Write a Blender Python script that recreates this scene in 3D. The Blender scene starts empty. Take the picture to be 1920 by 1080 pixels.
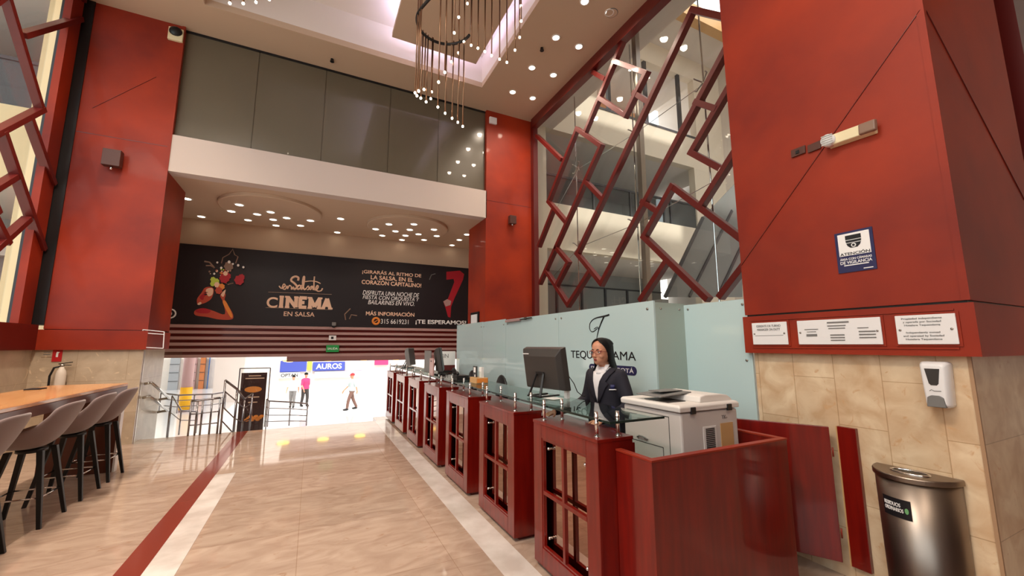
import bpy, bmesh, math, random
from mathutils import Vector, Matrix, Euler
random.seed(7)
SC = bpy.context.scene
COL = SC.collection
PI = math.pi

# ---------------------------------------------------------------- camera
F_PX, YAW, PITCH, ROLL, EYE = 757.3, math.radians(26.198), math.radians(8.0575), math.radians(-.051), 1.55
cam = bpy.data.cameras.new('camera')
cam.sensor_width = 36.0
cam.lens = F_PX / 1920 * 36
cam.clip_start, cam.clip_end = .05, 300
camo = bpy.data.objects.new('camera', cam)
COL.objects.link(camo)
_f = Vector((math.sin(YAW) * math.cos(PITCH), math.cos(YAW) * math.cos(PITCH), math.sin(PITCH)))
_r = Vector((math.cos(YAW), -math.sin(YAW), 0))
_u = _r.cross(_f)
_r2 = _r * math.cos(ROLL) + _u * math.sin(ROLL)
_u2 = -_r * math.sin(ROLL) + _u * math.cos(ROLL)
camo.matrix_world = Matrix(((_r2.x, _u2.x, -_f.x, 0), (_r2.y, _u2.y, -_f.y, 0), (_r2.z, _u2.z, -_f.z, EYE), (0, 0, 0, 1)))
SC.camera = camo


def ray(px, py):
    return _r2 * ((px - 960) / F_PX) + _u2 * ((540 - py) / F_PX) + _f


def at_x(px, py, X):
    d = ray(px, py); t = X / d.x
    return Vector((d.x * t, d.y * t, EYE + d.z * t))


def at_y(px, py, Y):
    d = ray(px, py); t = Y / d.y
    return Vector((d.x * t, d.y * t, EYE + d.z * t))


def at_z(px, py, Z):
    d = ray(px, py); t = (Z - EYE) / d.z
    return Vector((d.x * t, d.y * t, EYE + d.z * t))


# ---------------------------------------------------------------- world, exposure, large lights
W = bpy.data.worlds.new('daylight')
SC.world = W
W.use_nodes = True
W.node_tree.nodes['Background'].inputs[0].default_value = (.93, .96, 1, 1)
W.node_tree.nodes['Background'].inputs[1].default_value = 2.6
SC.view_settings.view_transform = 'Standard'
SC.view_settings.look = 'None'
SC.view_settings.exposure = 0.0
SC.view_settings.gamma = 1
SC.view_settings.use_curve_mapping = False


def area(name, loc, size, power, color, rot=(0, 0, 0), spread=180):
    l = bpy.data.lights.new(name, 'AREA')
    l.shape = 'RECTANGLE'; l.size, l.size_y = size
    l.energy = power; l.color = color
    o = bpy.data.objects.new(name, l); COL.objects.link(o)
    o.location = loc; o.rotation_euler = rot
    l.spread = math.radians(spread)
    return o


WARM = (1, .83, .66)
# cove strips on top of the hanging ceiling panel (they shine up into the raised tray)
area('cove_light', (1.9, 7.30, 7.68), (1.5, .06), 16, (.72, .66, 1), (PI, 0, 0))
area('cove_light', (1.12, 5.2, 7.68), (.06, 4.0), 16, (.72, .66, 1), (PI, 0, 0))
area('cove_light', (2.70, 5.2, 7.68), (.06, 4.0), 22, (.72, .66, 1), (PI, 0, 0))
# unseen ceiling lamps: downlight row, one behind the camera, one added fill
for _y in (6.9, 5.9, 4.9, 3.4):
    area('ceiling_and_fill_light', (-2.5, _y, 7.33), (.16, .16), 40, WARM, spread=95)
area('ceiling_and_fill_light', (0, -2.2, 7.3), (3, 1.2), 130, WARM)
area('ceiling_and_fill_light', (-2.6, 1.0, 7.3), (1.2, 2.4), 330, (1, .88, .74), rot=(0, 0, 0))  # added fill from the left to brighten faces on the right
# sun from high behind the building on the plaza
_s = bpy.data.lights.new('sun', 'SUN'); _s.energy = 4; _s.angle = math.radians(2); _s.color = (1, .96, .9)
_so = bpy.data.objects.new('sun', _s); COL.objects.link(_so); _so.rotation_euler = (math.radians(38), 0, math.radians(6))


# ---------------------------------------------------------------- materials
def S(r, g, b):
    def c(v):
        v /= 255
        return v / 12.92 if v <= .04045 else ((v + .055) / 1.055) ** 2.4
    return (c(r), c(g), c(b), 1)


def mat(name, color, rough=.5, metal=0, coat=0, emit=None, estr=0, trans=0, ior=1.45, alpha=1, spec=.5):
    m = bpy.data.materials.new(name)
    m.use_nodes = True
    b = m.node_tree.nodes['Principled BSDF']
    b.inputs['Base Color'].default_value = color
    b.inputs['Roughness'].default_value = rough
    b.inputs['Metallic'].default_value = metal
    b.inputs['Coat Weight'].default_value = coat
    b.inputs['Coat Roughness'].default_value = .08
    b.inputs['IOR'].default_value = ior
    b.inputs['Transmission Weight'].default_value = trans
    b.inputs['Specular IOR Level'].default_value = spec
    if emit:
        b.inputs['Emission Color'].default_value = emit
        b.inputs['Emission Strength'].default_value = estr
    return m


def noisy(m, c1, c2, scale=3, detail=6, stretch=(1, 1, 1), bump=0, lo=.35, hi=.65, dist=0):
    """mottle the base colour between two colours with object-space noise"""
    nt = m.node_tree; b = nt.nodes['Principled BSDF']
    tc = nt.nodes.new('ShaderNodeNewGeometry'); mp = nt.nodes.new('ShaderNodeMapping')
    mp.inputs['Scale'].default_value = stretch
    nz = nt.nodes.new('ShaderNodeTexNoise')
    nz.inputs['Scale'].default_value = scale; nz.inputs['Detail'].default_value = detail
    nz.inputs['Distortion'].default_value = dist
    cr = nt.nodes.new('ShaderNodeValToRGB')
    cr.color_ramp.elements[0].position = lo; cr.color_ramp.elements[0].color = c1
    cr.color_ramp.elements[1].position = hi; cr.color_ramp.elements[1].color = c2
    nt.links.new(tc.outputs['Position'], mp.inputs['Vector'])
    nt.links.new(mp.outputs[0], nz.inputs['Vector'])
    nt.links.new(nz.outputs['Fac'], cr.inputs[0])
    nt.links.new(cr.outputs[0], b.inputs['Base Color'])
    if bump:
        bp = nt.nodes.new('ShaderNodeBump'); bp.inputs['Strength'].default_value = bump; bp.inputs['Distance'].default_value = .01
        nt.links.new(nz.outputs['Fac'], bp.inputs['Height']); nt.links.new(bp.outputs[0], b.inputs['Normal'])
    return cr, mp


def marble(name, c1, c2, joint, tile, axes, rough, offset=.5, stretch=(1, 1, 1), scale=2.2, jw=.004, vein=None, lo=.3, hi=.7, dist=1.4):
    """stone slabs: mottled colour, every slab shifted in tone, thin joints (brick texture on two world axes)"""
    m = mat(name, c1, rough)
    cr, mp = noisy(m, c1, c2, scale, 9, stretch, dist=dist, lo=lo, hi=hi)
    nt = m.node_tree; b = nt.nodes['Principled BSDF']
    geo = nt.nodes.new('ShaderNodeNewGeometry')
    sep = nt.nodes.new('ShaderNodeSeparateXYZ'); nt.links.new(geo.outputs['Position'], sep.inputs[0])
    com = nt.nodes.new('ShaderNodeCombineXYZ')
    nt.links.new(sep.outputs[axes[0]], com.inputs[0]); nt.links.new(sep.outputs[axes[1]], com.inputs[1])
    br = nt.nodes.new('ShaderNodeTexBrick')
    br.inputs['Scale'].default_value = 1
    br.inputs['Brick Width'].default_value = tile[0]; br.inputs['Row Height'].default_value = tile[1]
    br.inputs['Mortar Size'].default_value = jw; br.inputs['Mortar Smooth'].default_value = .3
    br.inputs['Color1'].default_value = (1, 1, 1, 1); br.inputs['Color2'].default_value = (.86, .85, .84, 1)
    br.inputs['Mortar'].default_value = joint
    br.offset = offset
    nt.links.new(com.outputs[0], br.inputs['Vector'])
    mx = nt.nodes.new('ShaderNodeMix'); mx.data_type = 'RGBA'; mx.blend_type = 'MULTIPLY'; mx.inputs[0].default_value = 1
    last = cr.outputs[0]
    if vein:
        n2 = nt.nodes.new('ShaderNodeTexNoise'); n2.inputs['Scale'].default_value = vein[1]; n2.inputs['Detail'].default_value = 8
        n2.inputs['Distortion'].default_value = 2.5 * dist / 1.4
        nt.links.new(mp.outputs[0], n2.inputs['Vector'])
        r2 = nt.nodes.new('ShaderNodeValToRGB')
        r2.color_ramp.elements[0].position = .62; r2.color_ramp.elements[0].color = (0, 0, 0, 1)
        r2.color_ramp.elements[1].position = .72; r2.color_ramp.elements[1].color = (1, 1, 1, 1)
        nt.links.new(n2.outputs['Fac'], r2.inputs[0])
        m2 = nt.nodes.new('ShaderNodeMix'); m2.data_type = 'RGBA'
        nt.links.new(r2.outputs[0], m2.inputs[0]); nt.links.new(last, m2.inputs[6]); m2.inputs[7].default_value = vein[0]
        last = m2.outputs[2]
    nt.links.new(last, mx.inputs[6]); nt.links.new(br.outputs['Color'], mx.inputs[7])
    nt.links.new(mx.outputs[2], b.inputs['Base Color'])
    return m


M = {}
M['red'] = mat('stained_red_panel', S(150, 40, 26), .5, coat=.08, spec=.35)
noisy(M['red'], S(126, 36, 22), S(168, 52, 20), .8, 5)
M['red_dark'] = mat('dark_red_lacquer', S(96, 22, 18), .3, coat=.3)
M['red_counter'] = mat('cherry_counter_lacquer', S(118, 18, 12), .28, coat=.6, spec=.4)
noisy(M['red_counter'], S(102, 13, 8), S(122, 19, 10), 4, 5, (6, 6, .6))
M['lattice'] = mat('lattice_lacquer', S(98, 22, 18), .38, coat=.15)
M['ceiling'] = mat('ceiling_paint', S(200, 174, 148), .8)
M['white'] = mat('white_paint', S(232, 222, 212), .75)
M['beam'] = mat('beam_paint', S(206, 190, 180), .75)
M['cream'] = mat('cream_plaster', S(232, 218, 196), .8)
M['yellow'] = mat('ochre_plaster', S(230, 208, 164), .8)
M['grey'] = mat('grey_cladding', S(150, 150, 146), .6)
M['greydark'] = mat('dark_grey_metal', S(70, 70, 72), .45)
M['smoke'] = mat('smoked_spandrel_glass', S(98, 90, 74), .24, spec=.7, coat=.6)
M['smoke'].node_tree.nodes['Principled BSDF'].inputs['Coat Roughness'].default_value = .01
M['floor'] = marble('travertine_floor', S(166, 140, 123), S(194, 171, 153), (.74, .68, .62, 1), (1.02, 1.02), ('X', 'Y'), .06, 0,
                    (1.1, 2.6, 1), 2.4, .003, (S(168, 136, 114), 4.0))
M['floor_red'] = mat('red_granite', S(128, 58, 46), .12)
M['floor_white'] = mat('white_marble', S(220, 210, 202), .1)
noisy(M['floor_white'], S(196, 184, 176), S(226, 218, 212), 3, 8)
M['stone'] = marble('fossil_limestone', S(208, 172, 134), S(238, 214, 180), (.66, .58, .5, 1), (.5, .27), ('Z', 'Y'), .28, .37,
                    (1, 1, 1), 6, .003, (S(214, 172, 130), 14.0), .32, .68, .6)
M['stone_y'] = marble('fossil_limestone_facing_room', S(184, 164, 140), S(206, 188, 164), (.74, .68, .6, 1), (.6, .5), ('X', 'Z'), .3, .4,
                      (1, 1, 1), 2.6, .003, (S(226, 206, 176), 5.0))
M['stone_dim'] = M['stone_y']
M['chrome'] = mat('polished_chrome', S(220, 220, 220), .12, 1)
M['binsteel'] = mat('brushed_bin_steel', S(146, 134, 124), .36, 1)
M['railsteel'] = mat('dark_polished_rail', S(150, 146, 148), .2, 1)
M['steel'] = mat('brushed_steel', S(176, 168, 160), .3, 1)
M['black'] = mat('black_plastic', S(26, 25, 26), .4)
M['blackmatte'] = mat('black_painted_wood', S(16, 16, 17), .5)
M['darkgrey'] = mat('charcoal_plastic', S(58, 54, 52), .42)
M['midgrey'] = mat('grey_plastic', S(120, 118, 116), .5)
M['printer'] = mat('warm_grey_copier_plastic', S(205, 196, 190), .5)
M['printer2'] = mat('pale_copier_plastic', S(224, 218, 212), .5)
M['paper'] = mat('white_paper', S(240, 238, 234), .7)
M['wood'] = mat('oak_veneer', S(206, 146, 92), .22, coat=.3)
noisy(M['wood'], S(188, 126, 76), S(216, 158, 104), 5, 6, (8, .7, 1))
M['wood_dark'] = mat('walnut_stained_panel', S(92, 44, 28), .35)
M['lightwood'] = mat('light_wood', S(200, 156, 104), .5)
M['edgewood'] = mat('dull_edge_wood', S(172, 136, 104), .5)
M['fabric'] = mat('taupe_velvet', S(124, 106, 104), .95)
M['fabric'].node_tree.nodes['Principled BSDF'].inputs['Sheen Weight'].default_value = .4
M['mint'] = mat('back_painted_glass', S(194, 216, 216), .06, coat=0, spec=.5)
M['mint2'] = mat('back_painted_glass_green', S(170, 186, 176), .06)
M['mirror'] = mat('mirror', S(176, 150, 136), .02, 1)
M['navy'] = mat('navy_print', S(36, 38, 84), .4)
M['ink'] = mat('black_print', S(24, 24, 28), .45)
M['whiteprint'] = mat('white_print', S(244, 242, 240), .5)
M['peach'] = mat('peach_print', S(236, 196, 168), .5)
M['banner'] = mat('black_banner_vinyl', S(26, 18, 24), .5)
M['reddance'] = mat('crimson_print', S(170, 24, 40), .5)
M['skinprint'] = mat('red_lit_skin_print', S(186, 74, 52), .5)
M['orange'] = mat('orange_print', S(232, 140, 60), .5)
M['pinkandsheen'] = mat('pale_pink_and_slat_sheen', S(178, 142, 138), .3)  # on the shutter this pale pink stands in for reflection on red slats
M['green'] = mat('exit_green', S(30, 120, 60), .5, emit=S(30, 140, 60), estr=.25)
M['bulb'] = mat('warm_led', S(255, 240, 215), .4, emit=(1, .86, .66, 1), estr=14)
M['lampon'] = mat('lit_downlight', S(255, 245, 225), .4, emit=(1, .9, .74, 1), estr=7)
M['ceilglow'] = mat('lit_panel_light', S(255, 250, 240), .4, emit=(1, .97, .9, 1), estr=6)
M['yellowlamp'] = mat('lit_yellow_lamp', S(255, 210, 90), .4, emit=(1, .66, .12, 1), estr=5)
M['ivory'] = mat('ivory_plastic', S(232, 218, 178), .4)
M['whiteplastic'] = mat('white_plastic', S(238, 236, 236), .3)
M['lensgrey'] = mat('frosted_lamp_lens', S(190, 190, 186), .25)
M['brownlens'] = mat('brown_prismatic_lens', S(140, 112, 96), .3)
M['brownmetal'] = mat('brown_metal', S(84, 50, 42), .4)
M['skin'] = mat('skin', S(206, 146, 116), .5)
M['hairbase'] = mat('black_hair', S(10, 8, 8), .5, spec=.25)
M['hair'] = M['hairbase']
_nt = M['hair'].node_tree; _b = _nt.nodes['Principled BSDF']
_w = _nt.nodes.new('ShaderNodeTexNoise'); _w.inputs['Scale'].default_value = 1; _w.inputs['Detail'].default_value = 3
_mp = _nt.nodes.new('ShaderNodeMapping'); _mp.inputs['Scale'].default_value = (140, 140, 5)
_tc = _nt.nodes.new('ShaderNodeTexCoord'); _nt.links.new(_tc.outputs['Object'], _mp.inputs[0]); _nt.links.new(_mp.outputs[0], _w.inputs[0])
_bp = _nt.nodes.new('ShaderNodeBump'); _bp.inputs['Strength'].default_value = .7; _bp.inputs['Distance'].default_value = .006
_nt.links.new(_w.outputs[0], _bp.inputs['Height']); _nt.links.new(_bp.outputs[0], _b.inputs['Normal'])
M['suit'] = mat('charcoal_suit', S(38, 36, 46), .85)
M['shirt'] = mat('white_shirt', S(236, 232, 234), .8)
M['lip'] = mat('lips', S(150, 60, 58), .45)
M['eyewhite'] = mat('eye_white', S(230, 226, 222), .3)
M['plaza'] = mat('pale_terrazzo', S(235, 232, 230), .12)
M['plazagrey'] = mat('grey_terrazzo', S(170, 172, 176), .2)
M['shopblue'] = mat('blue_sign', S(70, 84, 170), .5)
M['shoporange'] = mat('orange_shelf', S(196, 120, 70), .6)
M['shopcyan'] = mat('blue_door', S(30, 100, 170), .5)
M['lime'] = mat('lime_sign', S(190, 210, 80), .5)
M['yellowpaint'] = mat('yellow_paint', S(236, 176, 20), .45)
M['pink'] = mat('pink_cloth', S(226, 60, 110), .8)
M['bluegreycloth'] = mat('pale_cloth', S(190, 205, 204), .8)
M['khaki'] = mat('brown_cloth', S(120, 90, 80), .8)
M['redhat'] = mat('red_cap', S(190, 60, 60), .8)
M['extinguisher'] = mat('white_enamel', S(226, 214, 200), .3)
M['signred'] = mat('red_sign', S(190, 30, 36), .45)
M['orangeroom'] = mat('terracotta_plaster', S(228, 170, 128), .8)


def glass_mat(name, tint, refl=.12, opacity=0.0, rough=.0, dull=S(120, 122, 120)):
    """thin architectural glass: straight-through transparency, a fresnel reflection and an optional tint"""
    m = bpy.data.materials.new(name); m.use_nodes = True
    nt = m.node_tree; nt.nodes.remove(nt.nodes['Principled BSDF'])
    out = nt.nodes['Material Output']
    tr = nt.nodes.new('ShaderNodeBsdfTransparent'); tr.inputs[0].default_value = tint
    df = nt.nodes.new('ShaderNodeBsdfDiffuse'); df.inputs[0].default_value = dull
    gl = nt.nodes.new('ShaderNodeBsdfGlossy'); gl.inputs['Roughness'].default_value = rough
    lw = nt.nodes.new('ShaderNodeLayerWeight')
    pw = nt.nodes.new('ShaderNodeMath'); pw.operation = 'POWER'; pw.inputs[1].default_value = 4.5
    fr = nt.nodes.new('ShaderNodeMath'); fr.operation = 'MULTIPLY_ADD'; fr.inputs[1].default_value = .8; fr.inputs[2].default_value = refl * .3
    nt.links.new(lw.outputs['Facing'], pw.inputs[0]); nt.links.new(pw.outputs[0], fr.inputs[0])
    m1 = nt.nodes.new('ShaderNodeMixShader'); m1.inputs[0].default_value = opacity
    nt.links.new(tr.outputs[0], m1.inputs[1]); nt.links.new(df.outputs[0], m1.inputs[2])
    m2 = nt.nodes.new('ShaderNodeMixShader')
    nt.links.new(fr.outputs[0], m2.inputs[0]); nt.links.new(m1.outputs[0], m2.inputs[1]); nt.links.new(gl.outputs[0], m2.inputs[2])
    nt.links.new(m2.outputs[0], out.inputs[0])
    return m


M['glass'] = glass_mat('clear_glass', (.95, .97, .96, 1))
M['glassgreen'] = glass_mat('green_edge_glass', (.72, .82, .78, 1))
M['glassgrey'] = glass_mat('grey_tinted_glass', (.45, .47, .47, 1), opacity=.25)
M['glassdull'] = glass_mat('dull_grey_glass', (.4, .42, .42, 1), opacity=.8, dull=S(150, 150, 146))
M['glassedge'] = mat('dark_green_glass_edge', S(26, 40, 36), .15)


# ---------------------------------------------------------------- mesh helpers
class MB:
    def __init__(s):
        s.v, s.f = [], []

    def add(s, vs, fs):
        n = len(s.v)
        s.v += [Vector(p) for p in vs]
        s.f += [tuple(i + n for i in f) for f in fs]
        return s

    def box(s, x0, x1, y0, y1, z0, z1):
        return s.add([(x0, y0, z0), (x1, y0, z0), (x1, y1, z0), (x0, y1, z0), (x0, y0, z1), (x1, y0, z1), (x1, y1, z1), (x0, y1, z1)],
                     [(0, 3, 2, 1), (4, 5, 6, 7), (0, 1, 5, 4), (1, 2, 6, 5), (2, 3, 7, 6), (3, 0, 4, 7)])

    def hexa(s, b, t):
        """eight corners: four of the base and four of the top, in the same order"""
        return s.add(list(b) + list(t), [(0, 3, 2, 1), (4, 5, 6, 7), (0, 1, 5, 4), (1, 2, 6, 5), (2, 3, 7, 6), (3, 0, 4, 7)])

    def bar(s, p, q, w, h, up=(0, 0, 1)):
        p, q = Vector(p), Vector(q)
        d = (q - p).normalized(); up = Vector(up)
        a = d.cross(up)
        if a.length < 1e-4:
            a = d.cross(Vector((1, 0, 0)))
        a.normalize(); b = a.cross(d).normalized()
        a *= w / 2; b *= h / 2
        return s.hexa([p - a - b, p + a - b, p + a + b, p - a + b], [q - a - b, q + a - b, q + a + b, q - a + b])

    def tube(s, pts, r, n=10, closed=False):
        pts = [Vector(p) for p in pts]
        rs = r if isinstance(r, (list, tuple)) else [r] * len(pts)
        ref = None; vs, fs = [], []
        N = len(pts)
        for i, p in enumerate(pts):
            a = pts[i - 1] if (i > 0 or closed) else p
            b = pts[(i + 1) % N] if (i < N - 1 or closed) else p
            t = (b - a).normalized()
            if ref is None:
                ref = t.orthogonal().normalized()
            else:
                ref = (ref - t * ref.dot(t))
                ref = ref.normalized() if ref.length > 1e-6 else t.orthogonal().normalized()
            o = t.cross(ref)
            for k in range(n):
                c = 2 * PI * k / n
                vs.append(p + (ref * math.cos(c) + o * math.sin(c)) * rs[i])
        for i in range(N - 1 + (1 if closed else 0)):
            for k in range(n):
                a, b = i * n, ((i + 1) % N) * n
                fs.append((a + k, a + (k + 1) % n, b + (k + 1) % n, b + k))
        if not closed:
            fs.append(tuple(range(n - 1, -1, -1))); fs.append(tuple((N - 1) * n + k for k in range(n)))
        return s.add(vs, fs)

    def cyl(s, c, r, h, n=20, axis='z', r2=None):
        c = Vector(c); d = {'x': Vector((1, 0, 0)), 'y': Vector((0, 1, 0)), 'z': Vector((0, 0, 1))}[axis]
        return s.tube([c, c + d * h], [r, r if r2 is None else r2], n)

    def loft(s, rings, cap=True):
        n = len(rings[0]); vs = [p for r in rings for p in r]; fs = []
        for i in range(len(rings) - 1):
            for k in range(n):
                fs.append((i * n + k, i * n + (k + 1) % n, (i + 1) * n + (k + 1) % n, (i + 1) * n + k))
        if cap:
            fs.append(tuple(range(n - 1, -1, -1))); fs.append(tuple((len(rings) - 1) * n + k for k in range(n)))
        return s.add(vs, fs)

    def ellip(s, c, r, nu=16, nv=10, R=None):
        c = Vector(c); rings = []
        for j in range(nv + 1):
            t = PI * (j + .02) / (nv + .04) - PI / 2
            ring = []
            for k in range(nu):
                a = 2 * PI * k / nu
                p = Vector((r[0] * math.cos(t) * math.cos(a), r[1] * math.cos(t) * math.sin(a), r[2] * math.sin(t)))
                ring.append(c + (R @ p if R else p))
            rings.append(ring)
        return s.loft(rings)

    def prism(s, pts, vec):
        pts = [Vector(p) for p in pts]; vec = Vector(vec); n = len(pts)
        fs = [tuple(range(n - 1, -1, -1)), tuple(range(n, 2 * n))] + [(i, (i + 1) % n, n + (i + 1) % n, n + i) for i in range(n)]
        return s.add(pts + [p + vec for p in pts], fs)

    def build(s, name, m, parent=None, smooth=False, bevel=0, subsurf=0, local=False, solid=0):
        me = bpy.data.meshes.new(name)
        o = bpy.data.objects.new(name, me); COL.objects.link(o)
        off = Vector((0, 0, 0))
        if parent:
            o.parent = parent
            if not local:
                off = wloc(parent)
        me.from_pydata([p - off for p in s.v], [], s.f)
        bm = bmesh.new(); bm.from_mesh(me); bmesh.ops.recalc_face_normals(bm, faces=bm.faces); bm.to_mesh(me); bm.free()
        me.materials.append(M[m] if isinstance(m, str) else m)
        if smooth:
            for p in me.polygons:
                p.use_smooth = True
        if solid:
            md = o.modifiers.new('solid', 'SOLIDIFY'); md.thickness = solid; md.offset = 0
        if bevel:
            md = o.modifiers.new('bevel', 'BEVEL'); md.width = bevel; md.segments = 2; md.limit_method = 'ANGLE'; md.angle_limit = .6
            md.harden_normals = False
        if subsurf:
            md = o.modifiers.new('subsurf', 'SUBSURF'); md.levels = md.render_levels = subsurf
        return o


def wloc(o):
    p = Vector((0, 0, 0))
    while o:
        p += o.location; o = o.parent
    return p


def tag(o, label, cat, group=None, kind=None):
    o['label'] = label; o['category'] = cat
    if group: o['group'] = group
    if kind: o['kind'] = kind
    return o


def thing(name, label, cat, loc=(0, 0, 0), rotz=0, group=None):
    o = bpy.data.objects.new(name, None); COL.objects.link(o)
    o.location = loc; o.rotation_euler = (0, 0, rotz); o.empty_display_size = .1
    return tag(o, label, cat, group)


def struct(o):
    o['kind'] = 'structure'
    return o


def B(*a):
    return MB().box(*a)


def dup(root, loc, rotz=None, label=None):
    def cp(o, parent):
        c = o.copy(); COL.objects.link(c); c.parent = parent
        for ch in list(o.children):
            cp(ch, c)
        return c
    r = cp(root, None)
    r.location = loc
    if rotz is not None: r.rotation_euler = (0, 0, rotz)
    if label: r['label'] = label
    return r


FACE = {'-y': Euler((PI / 2, 0, 0)), '-x': Euler((PI / 2, 0, -PI / 2)), 'z': Euler((0, 0, 0))}


def text(body, loc, width, facing, m, parent, name='lettering', bold=0, shear=0, height=None, align='CENTER', depth=.002, rot=None, spacing=1):
    """lettering as a thin mesh whose middle (or left end) is at loc, scaled to the given width (and height)"""
    cu = bpy.data.curves.new('txt', 'FONT')
    cu.body = body; cu.size = 1; cu.offset = bold; cu.shear = shear; cu.extrude = .01
    cu.space_character = spacing; cu.align_x = 'LEFT'
    t = bpy.data.objects.new('txt', cu); COL.objects.link(t)
    dg = bpy.context.evaluated_depsgraph_get()
    me = bpy.data.meshes.new_from_object(t.evaluated_get(dg))
    bpy.data.objects.remove(t); bpy.data.curves.remove(cu)
    xs = [v.co.x for v in me.vertices]; ys = [v.co.y for v in me.vertices]
    x0, x1, y0, y1 = min(xs), max(xs), min(ys), max(ys)
    sx = width / (x1 - x0); sy = sx if height is None else height / (y1 - y0)
    ax = (x0 + x1) / 2 if align == 'CENTER' else x0
    for v in me.vertices:
        v.co = Vector(((v.co.x - ax) * sx, (v.co.y - (y0 + y1) / 2) * sy, (v.co.z) / .01 * depth / 2))
    me.name = name
    o = bpy.data.objects.new(name, me); COL.objects.link(o)
    me.materials.append(M[m])
    if parent:
        o.parent = parent
        o.location = Vector(loc) - wloc(parent)
    else:
        o.location = loc
    o.rotation_euler = rot or FACE[facing]
    return o


ORD = ['first', 'second', 'third', 'fourth', 'fifth', 'sixth', 'seventh', 'eighth', 'ninth', 'tenth', 'eleventh', 'twelfth', 'thirteenth', 'fourteenth', 'fifteenth']

# ================================================================ SETTING
XL, XR, YF, ZC = -3.75, 4.9, 8.65, 7.35       # side glazings, front column line, ceiling
YB = 11.8                                       # wall behind the entrance
mb = MB()
mb.prism([(XL - .3, -7, 0), (6.2, -7, 0), (6.2, 9.45, 0), (1.30, 9.45, 0), (1.30, 9.02, 0), (XL - .3, 9.02, 0)], (0, 0, -.25))
struct(mb.build('floor', 'floor'))
struct(B(-1.115, -.945, -7, 9.02, -.01, .003).build('floor_trim_strip', 'floor_red'))
struct(B(-.945, -.74, -7, 6.2, -.01, .0025).build('floor_pale_strip', 'floor_white'))
struct(B(1.27, 1.50, 1.2, 9.02, -.01, .0025).build('floor_border_strip', 'floor_white'))

# ceiling with a raised tray
HX0, HX1, HY0, HY1 = -2.0, 3.12, -1.0, 7.88
mb = MB()
for a in ((XL - .2, HX0, -7, 8.75), (HX1, XR + .1, -7, 8.75), (HX0, HX1, -7, HY0), (HX0, HX1, HY1, 8.75)):
    mb.box(a[0], a[1], a[2], a[3], ZC, ZC + .12)
struct(mb.build('ceiling', 'ceiling'))
mb = MB()
mb.box(HX0 - .08, HX0, HY0, HY1, ZC + .12, 8.1).box(HX1, HX1 + .08, HY0, HY1, ZC + .12, 8.1)
mb.box(HX0 - .08, HX1 + .08, HY1, HY1 + .08, ZC + .12, 8.1).box(HX0 - .08, HX1 + .08, HY0 - .08, HY0, ZC + .12, 8.1)
mb.box(HX0 - .08, HX1 + .08, HY0 - .08, HY1 + .08, 8.1, 8.2)
struct(mb.build('ceiling_tray', 'white'))
o = struct(B(1.045, 2.79, 2.6, 7.41, 7.5, 7.6).build('ceiling_panel', 'ceiling'))
mb = MB()
for x, y in ((1.5, 3.2), (2.4, 3.2), (1.5, 6.9), (2.4, 6.9)):
    mb.cyl((x, y, 7.6), .012, .5, 8)
mb.build('hanger_rod', 'black', o)

# beam face, spandrel glass above it, lower ceiling over the entrance
struct(B(-2.46, 3.58, YF, YF + .25, 4.57, 5.245).build('beam', 'beam'))
g = struct(B(-2.46, 3.58, YF + .12, YF + .25, 5.245, ZC).build('wall_front', 'smoke'))
xs = [-2.46, -1.27, -.06, 1.26, 2.375, 3.58]
for a, b in zip(xs, xs[1:]):
    B(a + .006, b - .006, YF + .10, YF + .122, 5.25, ZC - .04).build('glass_pane', 'smoke', g)
B(-2.46, 3.58, YF + .08, YF + .125, ZC - .04, ZC).build('head_rail', 'black', g)
LZ = 4.57


def ring_pts(cx, cy, r, z, n=48):
    return [(cx + r * math.cos(2 * PI * k / n), cy + r * math.sin(2 * PI * k / n), z) for k in range(n)]


# lower ceiling with two round dropped medallions
MED = [(-.96, 10.15, 1.0), (2.05, 10.2, 1.0)]
struct(B(-3.4, 4.6, YF + .25, YB, LZ, LZ + .1).build('ceiling_entrance', 'ceiling'))
for c in MED:
    struct(MB().loft([ring_pts(*c, LZ), ring_pts(*c, LZ - .06), ring_pts(c[0], c[1], c[2] - .02, LZ - .07)]).build('ceiling_medallion', 'ceiling'))
struct(B(-3.9, 4.95, YB, YB + .25, 1.98, 8.2).build('wall_entrance', 'ceiling'))
struct(B(-3.9, 4.95, YF + .25, YB, 8.1, 8.2).build('roof_slab', 'white'))
struct(B(-3.75, -3.4, YF + 1.15, YB, 1.3, 8.1).build('wall_entrance_left', 'ceiling'))
struct(B(4.6, 4.93, YF + 1.15, YB, -1.5, 8.1).build('wall_entrance_right', 'ceiling'))

# columns at the front: lacquered panels over a stone base
col = struct(B(-3.66, -2.44, YF, YF + 1.15, 1.80, ZC).build('column', 'red'))
B(-3.70, -2.42, YF - .03, YF + 1.16, 1.485, 1.79).build('column_band', 'red', col)
B(-3.66, -2.44, YF + .02, YF + 1.13, 1.78, 1.81).build('shadow_joint', 'black', col)
mb = MB().box(-3.66, -2.44, YF - .002, YF + .01, 5.0, 5.012)
mb.bar((-3.5, YF - .001, 5.45), (-2.75, YF - .001, 6.25), .004, .012, (0, 1, 0))
mb.build('panel_joint', 'red_dark', col)
B(-2.475, -2.43, YF - .012, YF + .02, 1.8, ZC).build('corner_trim', 'red', col)
struct(B(XL, -2.46, YF + .02, YF + 1.1, -1.5, 1.485).build('wall_stone_base', 'stone_y'))
col = struct(B(3.56, 4.93, YF, YF + 1.15, 0, ZC).build('column', 'red'))
mb = MB().box(3.56, 4.93, YF - .002, YF + .01, at_y(950, 382, YF).z, at_y(950, 382, YF).z + .012)
mb.build('panel_joint', 'red_dark', col)
B(4.80, 4.93, YF - .14, YF, 0, ZC).build('corner_trim', 'red_dark', col)

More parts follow.
